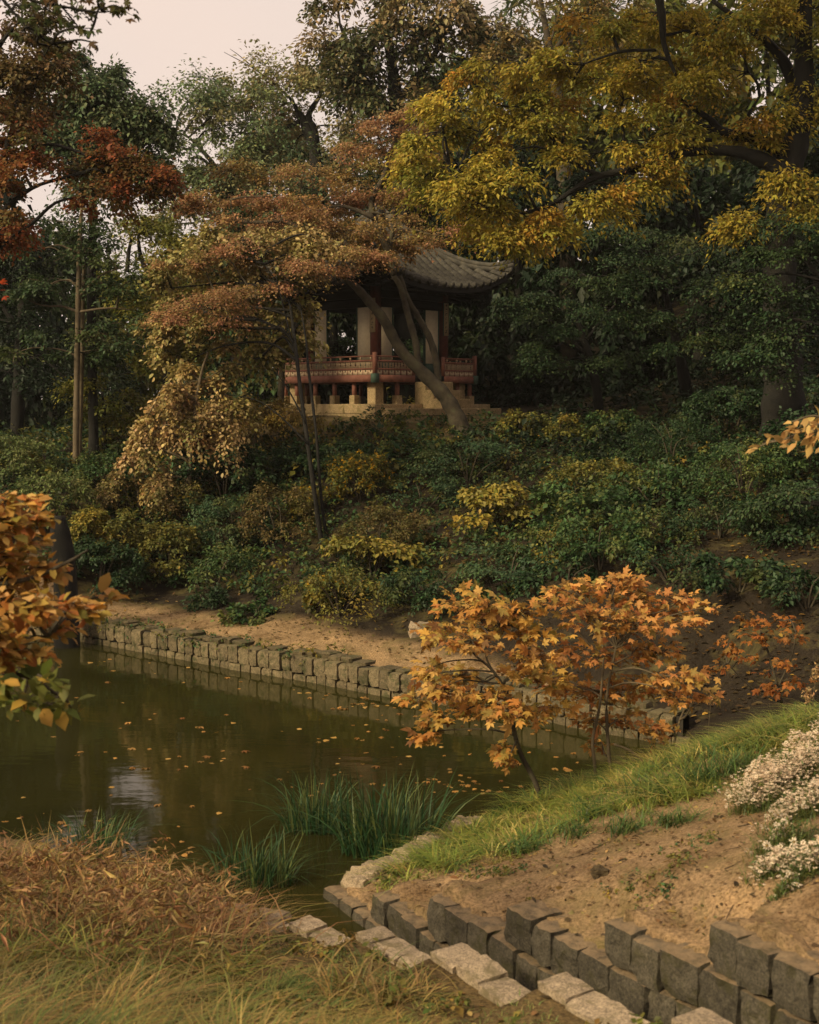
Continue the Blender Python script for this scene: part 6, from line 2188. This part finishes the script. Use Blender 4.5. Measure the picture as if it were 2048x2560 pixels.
AM = [aster_mesh(i) for i in range(6)]
asters = [
    (1975, 1925, 110, 66, 270, 2600, 'widest drift of white asters along the top of the right bank'),
    (1905, 1985, 70, 56, 200, 1300, 'white aster clump at the lower left end of the wide drift'),
    (2010, 2010, 80, 50, 150, 900, 'white aster clump at the right edge below the wide drift'),
    (1960, 2090, 70, 44, 22, 10, 'green clump carrying a few large white daisies'),
    (1945, 2165, 60, 36, 90, 420, 'low white asters sprawling on the bare earth'),
    (2030, 2150, 60, 44, 60, 300, 'white aster clump at the right edge beside the bare earth'),
    (1965, 2215, 40, 22, 10, 4, 'tiny aster plant with a single open flower, lowest on the bank'),
]
for i, (px, py, rx, ry, nf, nb, lab) in enumerate(asters):
    nb = int(nb * .55)
    b = ground_at(px, py + ry * .7)
    r_ = np.random.default_rng(960 + i)
    root = empty('aster_clump', b, lab, 'asters', 'white asters on the right bank')
    s = ppm(b[1])
    w, h = rx / s, max(.1, 2.0 * ry / s)
    fo = Acc()
    n = int(900 * w * 2.2) + 150
    gx, gy = r_.normal(0, .5, n) * w, r_.normal(0, .42, n) * w
    z = land(b[0] + gx, b[1] + gy) - b[2]
    P = np.stack([gx, gy, z - .01], 1)
    blades(fo, r_, P, r_.uniform(.3, 1.0, n) * h, np.full(n, .005), pick_cols(r_, [((.07, .10, .035), 3), ((.11, .13, .05), 2), ((.18, .15, .06), .8)], n), .4, .5)
    m_ = n // 2
    leaf_cloud(fo, P[:m_] + UP * (r_.uniform(.1, .8, (m_, 1)) * h), r_.normal(0, 1, (m_, 3)), UP[None] + r_.normal(0, .5, (m_, 3)), .04, .012, pick_cols(r_, [((.06, .095, .035), 3), ((.1, .12, .04), 2)], m_))
    fo.obj('foliage', M['blade'], root)

    def fpos(k):
        u, v = r_.normal(0, .5, k) * w, r_.normal(0, .42, k) * w
        hh = h * np.exp(-.35 * ((u / w) ** 2 + (v / w) ** 2)) * r_.uniform(.35, 1.25, k) * (.75 + .9 * hnoise(u + b[0], v + b[1], .13, 41 + i))
        return np.stack([u, v, land(b[0] + u, b[1] + v) - b[2] + hh], 1)
    Q = fpos(nf)
    size = .06 if nf < 30 else .032
    for p in Q:
        o = link('flower', AM[r_.integers(6)], root)
        o.location = p
        o.rotation_euler = (r_.normal(.5, .4), r_.normal(0, .4), r_.uniform(0, 6.28))
        o.scale = (size * r_.uniform(.75, 1.2),) * 3
    if nb > 10:
        a = Acc()
        Q = fpos(nb)
        k = 6
        an = r_.uniform(0, 6.28, nb * k)
        U = np.stack([np.cos(an), np.sin(an), r_.uniform(0, .8, nb * k)], 1)
        leaf_cloud(a, np.repeat(Q, k, 0), U, UP[None] + r_.normal(0, .3, (nb * k, 3)), .017, .009, np.clip(np.tile([.76, .62, .47], (nb * k, 1)) * np.exp(r_.normal(0, .1, (nb * k, 1))), 0, .85))
        a.obj('small_flowers', M['petal'], root, False, 'stuff')

# dried seed heads above the grass
for i, (px, py, hh, lab) in enumerate(((1770, 1855, .5, 'dried seed head on a thin stem before the end of the pond wall'), (2030, 1800, .42, 'dried pinkish seed head at the right edge above the grass'),
                                       (2010, 1830, .3, 'short dried seed head beside the taller one at the right edge'), (1868, 1990, .16, 'single pale round flower in the grass left of the asters'))):
    b = ground_at(px, py)
    r_ = np.random.default_rng(980 + i)
    root = empty('seed_head', b, lab, 'dried flower')
    a = Acc()
    a.add(*tube_geo(smooth_path([(0, 0, -.02), (.01, 0, hh * .5), (.03, -.01, hh)], 4), np.linspace(.004, .002, 9), 4))
    a.obj('stem', M['twigbark'], root)
    c = Acc()
    n = 90
    q = norm(r_.normal(0, 1, (n, 3))) * r_.uniform(.2, 1, (n, 1)) * np.array([.06, .05, .08 if i < 3 else .03])
    leaf_cloud(c, q + np.array([.03, -.01, hh]), r_.normal(0, 1, (n, 3)), r_.normal(0, 1, (n, 3)), .03, .018, pick_cols(r_, [((.4, .26, .17), 3), ((.3, .19, .12), 2)], n))
    c.obj('blossom', M['petal'], root)

# =================================================================== LEAVES FLOATING ON THE POND
FLV = leaf_variants('floating_leaf', [((.34, .2, .08), 3), ((.26, .14, .05), 3), ((.2, .09, .035), 1.5), ((.42, .28, .14), 1)], 12, PALM5, 990, 'leaf', .25) + \
      leaf_variants('floating_leaf', [((.42, .26, .10), 3), ((.34, .18, .06), 2)], 6, OVAL, 991, 'leaf', .3)
r_ = np.random.default_rng(995)
cl = [(1150, 1960, 110, 26, 46), (1300, 1800, 160, 40, 40), (980, 1790, 140, 60, 26), (700, 1900, 330, 120, 52), (250, 1900, 250, 160, 34), (620, 1700, 250, 40, 16), (850, 1740, 160, 20, 14), (1050, 1870, 150, 60, 24), (200, 2060, 160, 50, 18), (420, 2120, 120, 50, 16), (1400, 1880, 120, 60, 18), (330, 1660, 150, 20, 8), (1080, 2120, 50, 20, 14), (560, 2235, 60, 14, 12), (930, 1760, 70, 8, 14), (1160, 1795, 90, 8, 18)]
cnt = 0
for px, py, rx, ry, n in cl:
    for j in range(int(n * .82)):
        qx, qy = px + r_.normal(0, .55) * rx, py + r_.normal(0, .55) * ry
        p = on_z(qx, qy, .006)
        if pond_sd(p[None, 0], p[None, 1])[0] > -.1 or cnt >= 295:
            continue
        o = link('floating_leaf', FLV[r_.integers(len(FLV))])
        s = r_.uniform(.05, .13) * (1.25 if p[1] > 15 else 1)
        o.location = p
        o.scale = (s, s * .8, s)
        o.rotation_euler = (r_.normal(0, .1), r_.normal(0, .1), r_.uniform(0, 6.28))
        tag(o, 'small orange-brown leaf floating on the dark green pond', 'fallen leaf', 'leaves floating on the pond')
        cnt += 1
# dry leaves on the near ground that one can pick out
for i, (px, py, s, lab) in enumerate(((1515, 2508, .11, 'curled brown leaf lying on the coping slab at the lower right'), (1690, 2290, .1, 'curled pale leaf on the bare earth above the channel wall'), (1935, 1880, .1, 'pinkish dry leaf caught in the shore grass'))):
    p = ground_at(px, py)
    o = link('dry_leaf', leaf_variants('dry_leaf', [((.3, .19, .09), 1)], 1, OVAL, 1000 + i, 'leaf', .5)[0])
    o.location = p + UP * (.035 if i == 0 else .02)
    o.scale = (s, s * .7, s)
    o.rotation_euler = (.15, .1, 1.0 + i)
    tag(o, lab, 'dry leaf')

# ------------------------------------------------------------------ the damp autumn air
hz = bpy.data.materials.new('damp_air')
hz.use_nodes = True
n_ = hz.node_tree
for x in list(n_.nodes):
    if x.type != 'OUTPUT_MATERIAL':
        n_.nodes.remove(x)
pv = n_.nodes.new('ShaderNodeVolumePrincipled')
pv.inputs['Color'].default_value = (.95, .93, .9, 1)
pv.inputs['Density'].default_value = .0003
pv.inputs['Anisotropy'].default_value = .2
n_.links.new(pv.outputs[0], n_.nodes['Material Output'].inputs['Volume'])
a = Acc()
a.add(*box_geo(-125, 125, -85, 165, -4, 34))
hm = a.mesh('haze', hz, col=False)
tag(link('haze', hm), 'thin warm haze in the air over the garden', 'haze', None, 'stuff')
